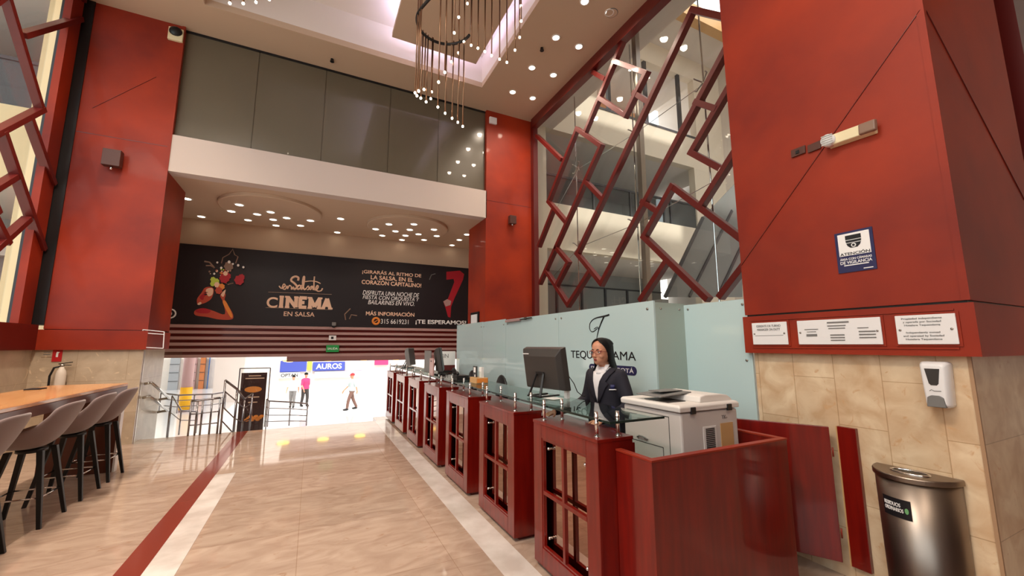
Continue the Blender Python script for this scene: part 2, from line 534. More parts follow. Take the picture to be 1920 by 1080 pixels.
# near pillar on the right: stone base, panel shaft, projecting band
PX0, PY0, PY1 = 3.30, .89, 2.21
pil = struct(B(PX0, 4.78, PY0, PY1, 1.80, ZC).build('pillar', 'red'))
B(PX0 + .012, 4.78, PY0 + .012, PY1 - .012, 1.78, 1.81).build('shadow_joint', 'black', pil)
B(PX0 - .02, 4.8, PY0 - .02, PY1 + .01, 1.485, 1.785).build('pillar_band', 'red', pil)
for z0, z1 in ((1.525, 1.535), (1.745, 1.755)):
    B(PX0 - .028, PX0 - .018, PY0 + .06, PY1 - .06, z0, z1).build('band_bead', 'red', pil)
mb = MB().bar((PX0 - .001, 2.207, 2.231), (PX0 - .001, .902, 3.627), .004, .010, (1, 0, 0))
mb.bar((3.339, PY0 - .001, 3.632), (4.61, PY0 - .001, 2.598), .004, .010, (0, 1, 0))
mb.build('panel_joint', 'red_dark', pil)
B(PX0 - .006, PX0 + .03, PY0 - .006, PY0 + .03, 1.80, ZC).build('corner_trim', 'red', pil)
base = struct(B(3.35, 4.76, .94, 2.19, 0, 1.485).build('pillar_stone_base', 'stone'))
B(3.344, 3.36, .932, .948, 0, 1.485).build('corner_trim', 'edgewood', base)
struct(B(4.78, 5.35, PY0 + .25, PY0 + .5, 0, ZC).build('wall_recess_right', 'blackmatte'))
struct(B(5.35, 6.2, PY0, PY0 + .5, 0, ZC).build('pillar', 'red_dark'))
struct(B(9.4, 9.5, -7, PY0 + .5, 0, ZC).build('wall_right_unseen', 'white'))  # unseen pale wall set here to reflect in the pillar's side face
struct(B(6.2, 9.5, PY0 + .4, PY0 + .5, 0, ZC).build('wall_right_unseen', 'cream'))
struct(B(XL - .25, 9.5, -7.2, -7, 0, 8.2).build('wall_back', 'wood_dark'))
struct(B(6.2, 9.5, -7, PY0 + .5, -.25, 0).build('floor', 'floor'))
struct(B(XR + .1, 9.5, -7, PY0 + .5, ZC, ZC + .12).build('ceiling_side', 'ceiling'))

# left wall: stone dado, red sill, glazing with lattice
struct(B(XL - .2, XL, -7, YF + 1.1, -1.5, 1.485).build('wall_left', 'stone_y'))
sill = struct(B(XL - .2, XL + .05, -7, 8.62, 1.485, 1.86).build('trim_1', 'red_dark'))
struct(B(XL - .12, XL - .03, 8.31, 8.61, 1.86, ZC).build('trim_2', 'red'))
struct(B(XL - .3, -3.655, 8.63, YF + .3, 1.86, ZC).build('trim_gap_shade', 'black'))  # black fill stands in for shade in the gap beside the column
struct(B(XL - .1, XL + .02, -7, 8.56, ZC - .12, ZC).build('trim_4', 'lattice'))
win = struct(B(XL - .20, XL - .19, -7, 8.25, 1.86, ZC).build('window_1', 'glass'))

# right glazing of the atrium
win2 = struct(B(XR + .10, XR + .11, 2.2, YF, 0, ZC - .1).build('window_2', 'glass'))
struct(B(XR - .14, XR + .02, 1.4, YF - .1, ZC - .24, ZC).build('trim_5', 'red_dark'))
mb = MB()
for y in (7.05, 5.25, 3.75):
    mb.tube([(XR + .17, y, 0), (XR + .17, y, 7.2)], .012, 8)
mb.build('tension_rod', 'chrome', win2)
B(XR + .22, XR + .32, 5.14, 5.24, -1.5, ZC + 2).build('mullion_post', 'steel', win2)
mb = MB()
for z0, z1 in ((3.55, 5.3), (5.3, 7.1)):
    for y0, y1 in ((7.05, 5.25), (5.25, 3.75)):
        pass
mb.tube([(XR + .2, 8.3, 4.55), (XR + .2, 7.0, 5.44), (XR + .2, 5.25, 5.40), (XR + .2, 3.75, 5.47)], .006, 6)
mb.tube([(XR + .2, 8.3, 3.1), (XR + .2, 7.03, 3.66), (XR + .2, 5.25, 3.70), (XR + .2, 3.75, 3.9)], .006, 6)
mb.tube([(XR + .2, 7.0, 5.44), (XR + .2, 5.25, 5.40)], .006, 6)
mb.build('bracing_cable', 'chrome', win2)
for y, z in ((6.98, 5.44), (5.20, 5.38), (3.75, 5.47), (7.03, 3.66), (5.3, 3.70)):
    mb = MB()
    for sy in (-1, 1):
        for sz in (-1, 1):
            mb.tube([(XR + .16, y, z), (XR + .13, y + sy * .1, z + sz * .1), (XR + .09, y + sy * .1, z + sz * .1)], .012, 6)
    mb.ellip((XR + .17, y, z), (.03, .03, .03), 8, 6)
    mb.build('spider_fitting', 'steel', win2, True)


# ---------------------------------------------------------------- atrium seen through the glazings (and its mirror image to the left)
def atrium(side):
    s = 1 if side == 'right' else -1
    X = lambda x: x if s > 0 else -(x - 1.15)
    YA = 9.3

    def bx(x0, x1, *r):
        a, b = sorted((X(x0), X(x1)))
        return B(a, b, *r)
    n = 'atrium_wall'
    mb = MB()
    for r in ((5.0, 13.4, 1.98 if s > 0 else -1.5, 2.2), (5.0, 13.4, 4.2, 5.53), (5.0, 13.4, 7.75, 8.9), (5.0, 13.4, 11.2, 12), (5.0, 5.66, 2.2, 4.2), (5.0, 5.66, 5.53, 7.75),
              (11.75, 13.4, 5.53, 7.75), (11.7, 13.4, 2.2, 4.2), (5.0, 7.55, 8.9, 11.2), (12.0, 13.4, 8.9, 11.2)):
        a, b = sorted((X(r[0]), X(r[1])))
        mb.box(a, b, YA, YA + .25, r[2], r[3])
    w = struct(mb.build(n, 'cream' if s > 0 else 'yellow'))
    # galleries behind the two openings
    for z0, z1, d in ((5.4, 7.78, 3.0), (2.1, 4.24, 3.0)):
        g = struct(bx(5.0, 13.0, YA + d, YA + d + .15, z0, z1).build('gallery_wall', 'grey'))
        bx(5.0, 13.0, YA + .25, YA + d, z1, z1 + .1).build('gallery_ceiling', 'white', g)
        bx(5.0, 13.0, YA + .25, YA + d, z0, z0 + .1).build('gallery_floor', 'grey', g)
        bx(5.0, 13.0, YA + d - .05, YA + d, z1 - .55, z1 - .5).build('gallery_rail', 'greydark', g)
        mb = MB()
        for k in range(7):
            a, b = sorted((X(5.6 + k * 1.1), X(5.68 + k * 1.1)))
            mb.box(a, b, YA + d - .06, YA + d, z0, z1 - .5)
        mb.build('gallery_mullion', 'greydark', g)
    g = struct(bx(5.66, 11.75, YA + .06, YA + .075, 5.53, 6.35).build('gallery_guard', 'glassgrey'))
    bx(5.66, 11.75, YA + .04, YA + .10, 6.35, 6.41).build('guard_rail', 'greydark', g)
    mb = MB()
    for x in (7.3, 8.75, 9.0, 10.2, 10.5):
        a, b = sorted((X(x), X(x + .06)))
        mb.box(a, b, YA + .03, YA + .10, 5.53, 6.35)
    mb.build('guard_post', 'greydark', g)
    # terracotta room at the top
    g = struct(bx(7.55, 12.0, YA + 2.6, YA + 2.7, 8.8, 11.3).build('upper_room_wall', 'orangeroom'))
    bx(7.4, 12.2, YA + .25, YA + 2.6, 11.2, 11.3).build('upper_room_ceiling', 'white', g)
    bx(7.4, 12.2, YA + .25, YA + 2.6, 8.8, 8.9).build('upper_room_floor', 'grey', g)
    mb = MB()
    for x in (8.0, 9.6, 11.2):
        a, b = sorted((X(x), X(x + .12)))
        mb.box(a, b, YA + .02, YA + .12, 8.9, 11.2)
    a, b = sorted((X(7.55), X(12.0)))
    mb.box(a, b, YA - .02, YA + .1, 8.86, 8.93)
    mb.build('room_mullion', 'greydark', g)
    # enclosing walls, floor and roof with a skylight
    struct(bx(13.4, 13.6, -7 if s > 0 else 3, YA + 3, -1.5, 12.2).build('atrium_side_wall', 'white'))
    mb = MB()
    y_ = -7 if s > 0 else 3
    for r in ((5.0, 7.0, y_, YA + 3), (11.5, 13.6, y_, YA + 3), (7.0, 11.5, -7, 1.0) if s > 0 else (7.0, 7.1, 3, 4), (7.0, 11.5, 8.0, YA + 3)):
        a, b = sorted((X(r[0]), X(r[1])))
        mb.box(a, b, r[2], r[3], 12.0, 12.2)
    struct(mb.build('atrium_roof', 'white'))
    struct(bx(5.06, 13.4, -7, YA + .2, -1.6, -1.5).build('atrium_floor', 'plaza'))
    struct(bx(5.06, 5.9, -7 if s > 0 else 3, YA, 7.75, 8.0).build('atrium_soffit', 'white'))
    struct(bx(4.95, 5.05, -7, YA, ZC + .1, 12).build('atrium_near_wall', 'white'))
    mb = MB()
    for k in range(4):
        a, b = sorted((X(6.0), X(13.4)))
        mb.box(a, b, 3.6 + 1.3 * k, 3.9 + 1.3 * k, 11.5, 12)
    struct(mb.build('atrium_roof_beam', 'lightwood'))
    return YA


YA = atrium('right')
atrium('left')
# right atrium: storefront under the gallery, and a stair flight with grey glass
sf = struct(B(4.95, 8.6, YA + .05, YA + .12, -1.5, 1.98).build('door_1', 'glass'))
mb = MB()
for x in (5.05, 6.4, 7.5, 8.55):
    mb.box(x, x + .07, YA, YA + .1, -1.5, 1.98)
mb.box(5.05, 8.6, YA, YA + .1, 1.9, 1.98)
mb.build('door_frame', 'black', sf)
B(6.6, 7.2, YA + .02, YA + .05, 1.2, 1.6).build('door_notice', 'paper', sf)
struct(B(5.0, 13.4, YA + 3, YA + 3.2, -1.5, 2.1).build('atrium_back_wall', 'white'))
YS = 6.6
P4 = [at_y(*p, YS) for p in ((1247, 557), (1318, 408), (1392, 330), (1392, 557))]
st = thing('stair_flight', 'sloping grey glass sided stair rising through the atrium behind the lattice', 'stair', (P4[0].x, YS, -1.5))
MB().prism(P4, (0, .03, 0)).build('glass_side', 'glassdull', st)
mb = MB()
for a, b in (((1247, 557), (1318, 408)), ((1292, 556), (1372, 395)), ((1345, 556), (1392, 455))):
    mb.bar(at_y(*a, YS), at_y(*b, YS), .07, .05, (0, 1, 0))
mb.build('stringer', 'greydark', st)
a = at_y(1247, 557, YS)
B(P4[0].x - .1, P4[0].x + .1, YS, YS + 1.4, -1.5, a.z - .05).build('support', 'grey', st)


# ---------------------------------------------------------------- lattices
def lattice(name, label, X, segs, w=.085):
    t = thing(name, label, 'lattice', (X, sum(at_x(*s[0], X).y for s in segs) / len(segs), 1.9))
    for i_, (a, b) in enumerate(segs):
        p, q = at_x(*a, X), at_x(*b, X)
        d = (q - p).normalized() * w * .5
        MB().bar(p - d, q + d, w + .0007 * (i_ % 4), .10 + .003 * (i_ % 5), (1, 0, 0)).build('lattice_bar', 'lattice', t, bevel=.004)
    return t


lattice('lattice_screen', 'dark red angular lattice of parallelogram bars across the atrium glazing beside the big pillar', XR - .04, [
    ((1168, 80), (1098.6, 247)), ((1113.9, 136), (1134, 148)), ((1152.8, 115), (1212.5, 137.5)), ((1212.5, 137.5), (1173.6, 216.7)),
    ((1173.6, 216.7), (1126, 184.7)), ((1191, 175), (1216.7, 191.7)), ((1300, 19.4), (1084, 476)), ((1300, 19.4), (1370, 36)),
    ((1372, 76), (1129, 532)), ((1308, 193), (1341.7, 204)), ((1380, 145), (1298, 286)), ((1298, 287), (1354, 317)),
    ((1385, 277), (1317, 384)), ((1262, 350), (1209, 444.5)), ((1209, 444.5), (1326, 558.5)), ((1262, 350), (1392, 448)),
    ((1207, 379), (1232.6, 395.6)), ((1250, 492), (1204, 561)), ((1398, 497), (1354, 554)), ((1083, 242), (1127.8, 273.6)),
    ((1083, 242), (1029.6, 378)), ((1128, 274), (1014, 530)), ((1008, 255.6), (1052.8, 298.6)), ((1029.6, 378), (1060.7, 415)),
    ((1038.5, 392.6), (1012, 460)), ((1099, 340.7), (1129, 372)), ((1044, 465), (1066.7, 492)), ((1066.7, 492), (1044, 536)),
    ((1025, 508), (1066.7, 572)), ((1066.7, 572), (1106.7, 509.6)), ((1083, 475.6), (1129, 532))])
lattice('lattice_screen', 'dark red angular lattice of parallelogram bars beside the left column above the bar table', XL - .04, [
    ((8, -14), (75, 205)), ((44, 65), (148, 35)), ((76, 205), (-60, 276)), ((53.5, 223), (96, 341)), ((3, 250), (77, 464)),
    ((26, 331), (-40, 372)), ((49, 412), (-40, 492)), ((-20, 395), (10, 453)), ((-60, 276), (-10, 395)), ((-90, 60), (8, -14))], .075)

# ================================================================ RECEPTION COUNTER
XC = 1.535
CD = .265
where = ['nearest the copier', 'second from the copier', 'third from the copier', 'the middle one of seven',
         'third from the entrance', 'second from the entrance', 'nearest the entrance']


def make_cabinet():
    W_, H0, H1 = .765, .03, 1.0
    t = thing('display_cabinet', '', 'cabinet', (0, 0, 0), 0, 'cherry display cabinets along the reception counter')
    # local: x depth (front at 0), y along the counter
    mb = MB().box(.02, CD, 0, .02, H0, H1 - .02).box(.02, CD, W_ - .02, W_, H0, H1 - .02)
    mb.box(.02, CD, .02, W_ - .02, H0, H0 + .03).box(CD - .02, CD, .02, W_ - .02, H0 + .03, H1 - .02)
    mb.build('carcass', 'red_counter', t)
    B(-.004, CD + .004, -.004, W_ + .004, H1 - .02, H1).build('top_panel', 'red_counter', t, bevel=.002)
    y0, y1, z0, z1 = .115, W_ - .115, .15, H1 - .115
    mb = MB().box(0, .022, 0, y0, H0, H1 - .02).box(0, .022, y1, W_, H0, H1 - .02)
    mb.box(0, .022, y0, y1, H0, z0).box(0, .022, y0, y1, z1, H1 - .02)
    mb.build('front_frame', 'red_counter', t, bevel=.003)
    b = .014
    mb = MB().box(.006, .03, y0, y0 + b, z0, z1).box(.006, .03, y1 - b, y1, z0, z1)
    mb.box(.006, .03, y0 + b, y1 - b, z0, z0 + b).box(.006, .03, y0 + b, y1 - b, z1 - b, z1)
    ym, zm = (y0 + y1) / 2, (z0 + z1) / 2
    mb.box(.004, .03, ym - .013, ym + .013, z0 + b, z1 - b).box(.004, .03, y0 + b, y1 - b, zm - .013, zm + .013)
    mb.build('muntin', 'red_counter', t)
    B(.058, .066, .021, W_ - .021, H0 + .031, H1 - .021).build('mirror_back', 'mirror', t)
    for yy in (y0 + .06, y1 - .04):
        for zz in (z0 + .07, z1 - .07):
            mb = MB().cyl((.036, yy, zz), .009, .022, 12, 'x').ellip((.036, yy, zz), (.012, .012, .012), 10, 8)
            mb.build('glass_knob', 'chrome', t, True)
    return t


proto = make_cabinet()
for i in range(7):
    loc = (XC, 1.99 + 1.097 * i, 0)
    lab = 'cherry red display cabinet with four mirrored panes, ' + where[i]
    if i == 0:
        proto.location = loc; proto['label'] = lab
    else:
        dup(proto, loc, label=lab)

desk = thing('reception_desk', 'long cherry reception desk with back panel and worktop behind the display cabinets', 'desk', (1.83, 5.7, 0))
B(1.815, 1.845, 2.02, 9.36, .0, .95).build('back_panel', 'red_counter', desk)
B(1.848, 2.28, 2.66, 9.36, .845, .875).build('worktop', 'red_dark', desk, bevel=.003)
mb = MB()
for y in (2.72, 4.4, 6.2, 8.0, 9.3):
    mb.box(1.85, 2.2, y - .02, y + .02, 0, .845)
mb.build('support_panel', 'red_counter', desk)
mb = MB()
for i in range(7):
    y = 1.99 + 1.097 * i
    mb.box(XC + .06, 1.812, y + .03, y + .735, 0, .028)
mb.build('plinth', 'red_dark', desk)

led = thing('glass_ledge', 'long clear glass ledge on chrome posts above the cherry cabinets', 'ledge', (1.8, 5.7, 1.0))
B(1.60, 2.03, 1.95, 9.45, 1.092, 1.104).build('glass_slab', 'glassgreen', led)
mb = MB().box(1.594, 1.6, 1.944, 9.45, 1.091, 1.105).box(1.6, 2.03, 1.944, 1.95, 1.091, 1.105)
mb.build('polished_edge', 'glassedge', led)
for i in range(7):
    y = 1.99 + 1.097 * i
    for (x, dy) in ((1.578, .06), (1.578, .68), (1.715, .03), (1.715, .65)):
        mb = MB().cyl((x, y + dy, 1.0), .0115, .15, 12).cyl((x, y + dy, 1.0), .018, .006, 12).cyl((x, y + dy, 1.112), .014, .012, 12)
        mb.cyl((x, y + dy, 1.076), .014, .012, 12)
        mb.build('chrome_post', 'chrome', led, True)

# end box that holds the copier
box = thing('copier_cabinet', 'open topped cherry red box at the near end of the counter holding the copier', 'cabinet', (2.25, 2.0, 0))
BX0, BX1, BY0, BY1, BZ = 1.665, 2.86, 1.70, 2.62, .94
mb = MB().box(BX0, BX1, BY0, BY0 + .035, 0, BZ - .012)
mb.build('front_panel', 'red_counter', box)
MB().box(BX1 - .035, BX1, BY0 + .035, BY1, 0, BZ - .012).build('side_panel', 'red_counter', box)
MB().box(BX0, BX0 + .035, BY0 + .035, 1.985, 0, BZ - .012).build('side_panel', 'red_counter', box)
B(1.86, BX1 - .036, BY0 + .036, BY1, .60, .63).build('shelf', 'red_dark', box)
mb = MB().box(BX0 - .004, BX1 + .004, BY0 - .004, BY0 + .039, BZ - .012, BZ).box(BX1 - .039, BX1 + .004, BY0 + .039, BY1, BZ - .012, BZ)
mb.box(BX0 - .004, BX0 + .039, BY0 + .039, 1.985, BZ - .012, BZ)
mb.build('worn_rim', 'red', box, bevel=.002)

# copier
cp = thing('copier', 'grey multifunction copier standing inside the cherry box at the counter end', 'copier', (2.44, 2.2, .63))
CX0, CX1, CY0, CY1 = 2.19, 2.75, 1.96, 2.50
B(CX0, CX1, CY0, CY1, .631, 1.105).build('body', 'printer', cp, bevel=.012)
mb = MB()
mb.loft([[(CX0 - .02, CY0 - .012, 1.112), (CX1 + .012, CY0 - .012, 1.112), (CX1 + .012, CY1 + .01, 1.112), (CX0 - .02, CY1 + .01, 1.112)],
         [(CX0 - .025, CY0 - .016, 1.145), (CX1 + .012, CY0 - .012, 1.145), (CX1 + .012, CY1 + .01, 1.145), (CX0 - .025, CY1 + .01, 1.145)],
         [(CX0 - .01, CY0, 1.158), (CX1, CY0, 1.158), (CX1, CY1, 1.158), (CX0 - .01, CY1, 1.158)]])
mb.build('scanner_lid', 'printer2', cp, bevel=.006)
prof = [(CX0 + .22, 1.157), (CX0 + .23, 1.195), (CX0 + .28, 1.207), (CX1 - .12, 1.207), (CX1 - .05, 1.196), (CX1 - .01, 1.172), (CX1 + .008, 1.15)]
MB().prism([(x, CY0 + .03, z) for x, z in prof], (0, .40, 0)).build('document_feeder', 'printer2', cp, bevel=.008)
mb = MB().hexa([(CX0 - .0, CY0 + .16, 1.188), (CX0 + .30, CY0 + .16, 1.208), (CX0 + .30, CY0 + .40, 1.208), (CX0 - .0, CY0 + .40, 1.188)],
               [(CX0 - .0, CY0 + .16, 1.197), (CX0 + .30, CY0 + .16, 1.216), (CX0 + .30, CY0 + .40, 1.216), (CX0 - .0, CY0 + .40, 1.197)])
mb.box(CX0 + .06, CX0 + .28, CY0 + .22, CY0 + .34, 1.217, 1.222)
mb.build('paper_tray', 'midgrey', cp, bevel=.003)
B(CX0 + .02, CX0 + .19, CY0 + .12, CY0 + .34, 1.159, 1.163).build('tray_well', 'darkgrey', cp)
for x in (CX0 + .10, CX1 - .10):
    B(x - .022, x + .022, CY0 - .022, CY0 - .008, 1.098, 1.142).build('lid_hinge', 'black', cp, bevel=.003)
mb = MB().box(CX0 + .20, CX0 + .33, CY0 - .003, CY0 + .002, .84, 1.005)
mb.build('vent_frame', 'printer2', cp, bevel=.002)
mb = MB()
for k in range(11):
    z = .866 + .012 * k
    mb.box(CX0 + .222, CX0 + .308, CY0 - .006, CY0 - .003, z, z + .007)
mb.build('vent_slats', 'darkgrey', cp)
B(CX0 + .372, CX0 + .50, CY0 - .004, CY0 - .001, .82, 1.015).build('sticker', 'lightwood', cp)
text('TK-', (CX0 + .42, CY0 - .002, 1.055), .055, '-y', 'midgrey', cp)
mb = MB()
xl = CX0 - .002
for y in (CY0 + .10,):
    mb.box(xl, xl + .003, y, y + .004, .66, 1.07)
mb.box(xl, xl + .003, CY0 + .10, CY1 - .03, 1.068, 1.072).box(xl, xl + .003, CY0 + .16, CY0 + .164, .66, .86)
mb.box(xl, xl + .003, CY0 + .16, CY1 - .03, .858, .862)
mb.build('panel_gap', 'darkgrey', cp)
MB().tube([(xl - .004, CY0 + .30, .885), (xl - .016, CY0 + .33, .90), (xl - .016, CY0 + .37, .90), (xl - .004, CY0 + .40, .885)], .006, 8).build('handle', 'midgrey', cp, True)
B(xl - .012, xl + .002, CY1 - .08, CY1 - .02, 1.0, 1.04).build('latch', 'black', cp, bevel=.003)

# gate leaf and hinge strip beside the stone wall
gd = Vector((-.48, .877, 0))
h0 = Vector((3.262, 1.645, 0))
gt = thing('counter_gate', 'flat cherry red swing gate standing open between the copier box and stone wall', 'gate', h0)
gn = Vector((.877, .48, 0)) * .03
e = h0 + gd * .62
MB().hexa([h0 + Vector((0, 0, .115)), e + Vector((0, 0, .115)), e + gn + Vector((0, 0, .115)), h0 + gn + Vector((0, 0, .115))],
          [h0 + Vector((0, 0, .985)), e + Vector((0, 0, .985)), e + gn + Vector((0, 0, .985)), h0 + gn + Vector((0, 0, .985))]).build('gate_leaf', 'red_counter', gt, bevel=.003)
for z in (.3, .82):
    MB().cyl(h0 + Vector((.004, -.008, z - .03)), .005, .06, 10).build('hinge', 'red', gt, True)
gs = thing('gate_jamb', 'narrow cherry red strip with chipped edge fixed to the stone wall beside the gate', 'jamb', (3.33, 1.58, 0))
B(3.318, 3.35, 1.515, 1.628, .09, .99).build('jamb_board', 'red_counter', gs, bevel=.003)
B(3.314, 3.319, 1.622, 1.629, .09, .99).build('chipped_edge', 'lightwood', gs)

# ---------------------------------------------------------------- white glass partition with the hotel sign
PX = 2.93
pt = thing('glass_partition', 'pale green back painted glass partition behind the reception with the hotel sign', 'partition', (PX, 5.6, 0))
ys = [2.872, 4.554, 6.20, 7.235, 8.78]
zs = [1.975, 1.975, 1.99, 1.995, 2.01]
for i in range(4):
    B(PX, PX + .02, ys[i] + (.004 if i else 0), ys[i + 1] - .004, 0, zs[i]).build('glass_panel', 'mint', pt)
B(PX + .02, 3.36, 2.872, 2.89, 0, 1.96).build('return_panel', 'mint2', pt)
B(3.338, 3.349, 2.2, 2.872, 0, 1.945).build('side_panel', 'mint', pt)
mb = MB()
for y in (2.95, 4.48, 4.62, 6.12, 6.28, 7.17, 7.30, 8.7):
    for z in (1.90, .12):
        mb.cyl((PX - .008, y, z), .012, .009, 12, 'x')
for x in (3.02, 3.27):
    mb.cyl((x, 2.864, 1.90), .010, .009, 12, 'y')
for y, z in ((2.82, 1.90), (2.25, 1.42), (2.25, 1.90), (2.82, .2)):
    mb.cyl((3.33, y, z), .010, .009, 12, 'x')
mb.build('panel_screw', 'steel', pt, True)
B(PX + .004, PX + .016, 6.192, 6.208, 0, 1.99).build('door_gap', 'greydark', pt)
mb = MB().box(PX - .05, PX - .002, 5.62, 6.12, 1.925, 1.965)
mb.build('door_closer', 'pinkandsheen', pt, bevel=.005)
mb = MB().bar((PX - .03, 5.6, 1.945), (PX - .03, 5.25, 1.955), .018, .02)
mb.cyl((PX - .04, 5.42, 1.93), .02, .04, 12)
mb.build('closer_arm', 'darkgrey', pt, True)


def sw(p, q, r, s):   # smooth bezier stroke through pixel control points on the partition
    out = []
    for k in range(13):
        t = k / 12; a = 1 - t
        x = a ** 3 * p[0] + 3 * a * a * t * q[0] + 3 * a * t * t * r[0] + t ** 3 * s[0]
        y = a ** 3 * p[1] + 3 * a * a * t * q[1] + 3 * a * t * t * r[1] + t ** 3 * s[1]
        out.append(at_x(x, y, PX - .004))
    return out


mb = MB()
mb.tube(sw((1142, 590), (1128, 596), (1112, 592), (1106, 607)), [.004 + .006 * abs(1 - k / 12) for k in range(13)], 8)
mb.tube(sw((1106, 607), (1103, 620), (1110, 628), (1119, 616)), .0045, 8)
mb.tube(sw((1133, 592), (1128, 604), (1122, 615), (1119, 634)), [.010 - .006 * k / 12 for k in range(13)], 8)
mb.tube(sw((1114, 617), (1119, 612), (1123, 612), (1121, 617)), .004, 8)
mb.build('sign_monogram', 'ink', pt, True)
a, b = at_x(1071, 664, PX), at_x(1192.5, 667, PX)
text('TEQUENDAMA', (PX - .004, (a.y + b.y) / 2, (a.z + b.z) / 2 - .01), a.y - b.y, '-x', 'ink', pt, 'sign_lettering', height=.105)
a, b = at_x(1105, 690, PX), at_x(1194, 693, PX)
yc, zc, hw = (a.y + b.y) / 2, (a.z + b.z) / 2 - .005, (a.y - b.y) / 2
n = 14; hh = .045
pp = [(PX - .004, yc - (hw - hh) - hh * math.sin(PI * k / n), zc + hh * math.cos(PI * k / n)) for k in range(n + 1)]
pp += [(PX - .004, yc + (hw - hh) + hh * math.sin(PI * k / n), zc - hh * math.cos(PI * k / n)) for k in range(n + 1)]
MB().prism(pp, (.003, 0, 0)).build('sign_plaque', 'navy', pt)
text('SUITES BOGOTÁ', (PX - .006, yc, zc + .004), hw * 1.8, '-x', 'whiteprint', pt, 'sign_lettering', height=.056)


# ---------------------------------------------------------------- monitors
def monitor(label, loc, rotz, w=.46, h=.36, name='computer_monitor', body='darkgrey', tilt=.16):
    """local: back of the shell faces -x, screen +x; y along the width; loc is the foot on the ledge"""
    t = thing(name, label, 'monitor', loc, rotz)
    R = Matrix.Rotation(-tilt, 3, 'Y')
    o = Vector((0, 0, .055))

    def T(p):
        return o + R @ Vector(p)
    b1 = [T(p) for p in ((.02, -w / 2, 0), (.02, w / 2, 0), (.02, w / 2, h), (.02, -w / 2, h))]
    b2 = [T(p) for p in ((-.035, -w / 2 + .01, .01), (-.035, w / 2 - .01, .01), (-.035, w / 2 - .01, h - .01), (-.035, -w / 2 + .01, h - .01))]
    b3 = [T(p) for p in ((-.075, -w / 2 + .05, .03), (-.075, w / 2 - .05, .03), (-.075, w / 2 - .05, h - .07), (-.075, -w / 2 + .05, h - .07))]
    MB().loft([b1, b2, b3]).build('shell', body, t, local=True, bevel=.006)
    b0 = [T(p) for p in ((.024, -w / 2 + .02, .02), (.024, w / 2 - .02, .02), (.024, w / 2 - .02, h - .02), (.024, -w / 2 + .02, h - .02))]
    MB().prism(b0, R @ Vector((.002, 0, 0))).build('screen', 'black', t, local=True)
    mb = MB()
    for k in range(2):
        mb.prism([T((-.05, -w / 2 + .05, h - .06 + k * .012)), T((-.05, w / 2 - .05, h - .06 + k * .012)), T((-.05, w / 2 - .05, h - .055 + k * .012)), T((-.05, -w / 2 + .05, h - .055 + k * .012))], R @ Vector((-.004, 0, 0)))
    mb.build('vent_slot', 'black', t, local=True)
    # easel stand
    mb = MB()
    top = T((-.078, 0, h * .42))
    for sy in (-.07, .07):
        mb.bar(top + Vector((0, sy * .6, 0)), (-.17, sy, .006), .02, .014)
    mb.bar(top + Vector((0, -.05, 0)), top + Vector((0, .05, 0)), .02, .02)
    mb.box(-.18, .05, -.085, -.06, 0, .012).box(-.18, .05, .06, .085, 0, .012).box(-.18, -.155, -.085, .085, 0, .012)
    mb.build('stand', 'black', t, local=True, bevel=.002)
    MB().prism([T((-.076, -.03 + w * .3, h * .86)), T((-.076, .05 + w * .3, h * .86)), T((-.076, .05 + w * .3, h * .88)), T((-.076, -.03 + w * .3, h * .88))], R @ Vector((-.002, 0, 0))).build('badge', 'whiteplastic', t, local=True)
    return t


m1 = monitor('black computer monitor seen from behind on the glass ledge facing the receptionist', (1.90, 3.13, 1.113), math.radians(13), .50, .37)
for dy, dz, s in ((.14, .0, .06), (-.1, .005, .05)):
    pass
MB().tube([(.0, -.22, .20), (.03, -.27, .12), (.06, -.28, .05), (.10, -.30, .015), (.13, -.30, .012)], .004, 6).build('cable', 'black', m1, True, local=True)
monitor('black computer monitor with grey panel beside it, second screen from the copier', (1.80, 6.05, 1.107), math.radians(-20), .46, .36)
monitor('slim black computer monitor with pale back at the entrance end of the ledge', (1.80, 8.1, 1.107), math.radians(-28), .40, .34, body='midgrey')

# small things on the ledge and desk
o = thing('paper_sheaf', 'white papers stacked on the glass ledge under the near black monitor', 'papers', (1.86, 3.1, 1.105))
mb = MB()
for k, (dx, dy, r) in enumerate(((0, 0, .1), (.03, .14, -.2), (-.02, -.12, .25))):
    R = Matrix.Rotation(r, 3, 'Z')
    mb.prism([Vector((1.86 + dx, 3.1 + dy, 1.1055 + .002 * k)) + R @ Vector(p) for p in ((-.06, -.08, 0), (.06, -.08, 0), (.06, .08, 0), (-.06, .08, 0))], (0, 0, .0018))
mb.build('sheets', 'paper', o)
B(1.955, 1.985, 2.93, 2.97, 1.104, 1.175).build('label_card', 'paper', o)
o = thing('keyboard', 'black keyboard on the desk worktop under the glass ledge by the receptionist', 'keyboard', (2.03, 3.03, .875))
B(1.95, 2.11, 2.80, 3.24, .876, .892).build('keyboard_case', 'black', o, bevel=.004)
mb = MB()
for i in range(5):
    for j in range(14):
        x, y = 1.962 + i * .028, 2.815 + j * .03
        mb.box(x, x + .022, y, y + .024, .892, .898)
mb.build('keys', 'darkgrey', o)
o = tag(MB().ellip((2.0, 3.36, .892), (.032, .055, .016), 14, 8).build('computer_mouse', 'black', None, True), 'black computer mouse under the hand of the receptionist', 'mouse')
o = thing('tent_card', 'small black tent card with white square on wooden block beside the white partition', 'sign', (1.80, 4.78, 1.19))
B(1.72, 1.90, 4.60, 4.80, 1.106, 1.17)
wb = thing('wooden_block', 'pale wooden block box standing on the glass ledge under the black tent card', 'box', (1.82, 4.62, 1.104))
B(1.75, 1.90, 4.50, 4.72, 1.105, 1.17).build('box_body', 'lightwood', wb, bevel=.003)
B(1.76, 1.89, 4.495, 4.50, 1.115, 1.16).build('box_end', 'orange', wb)
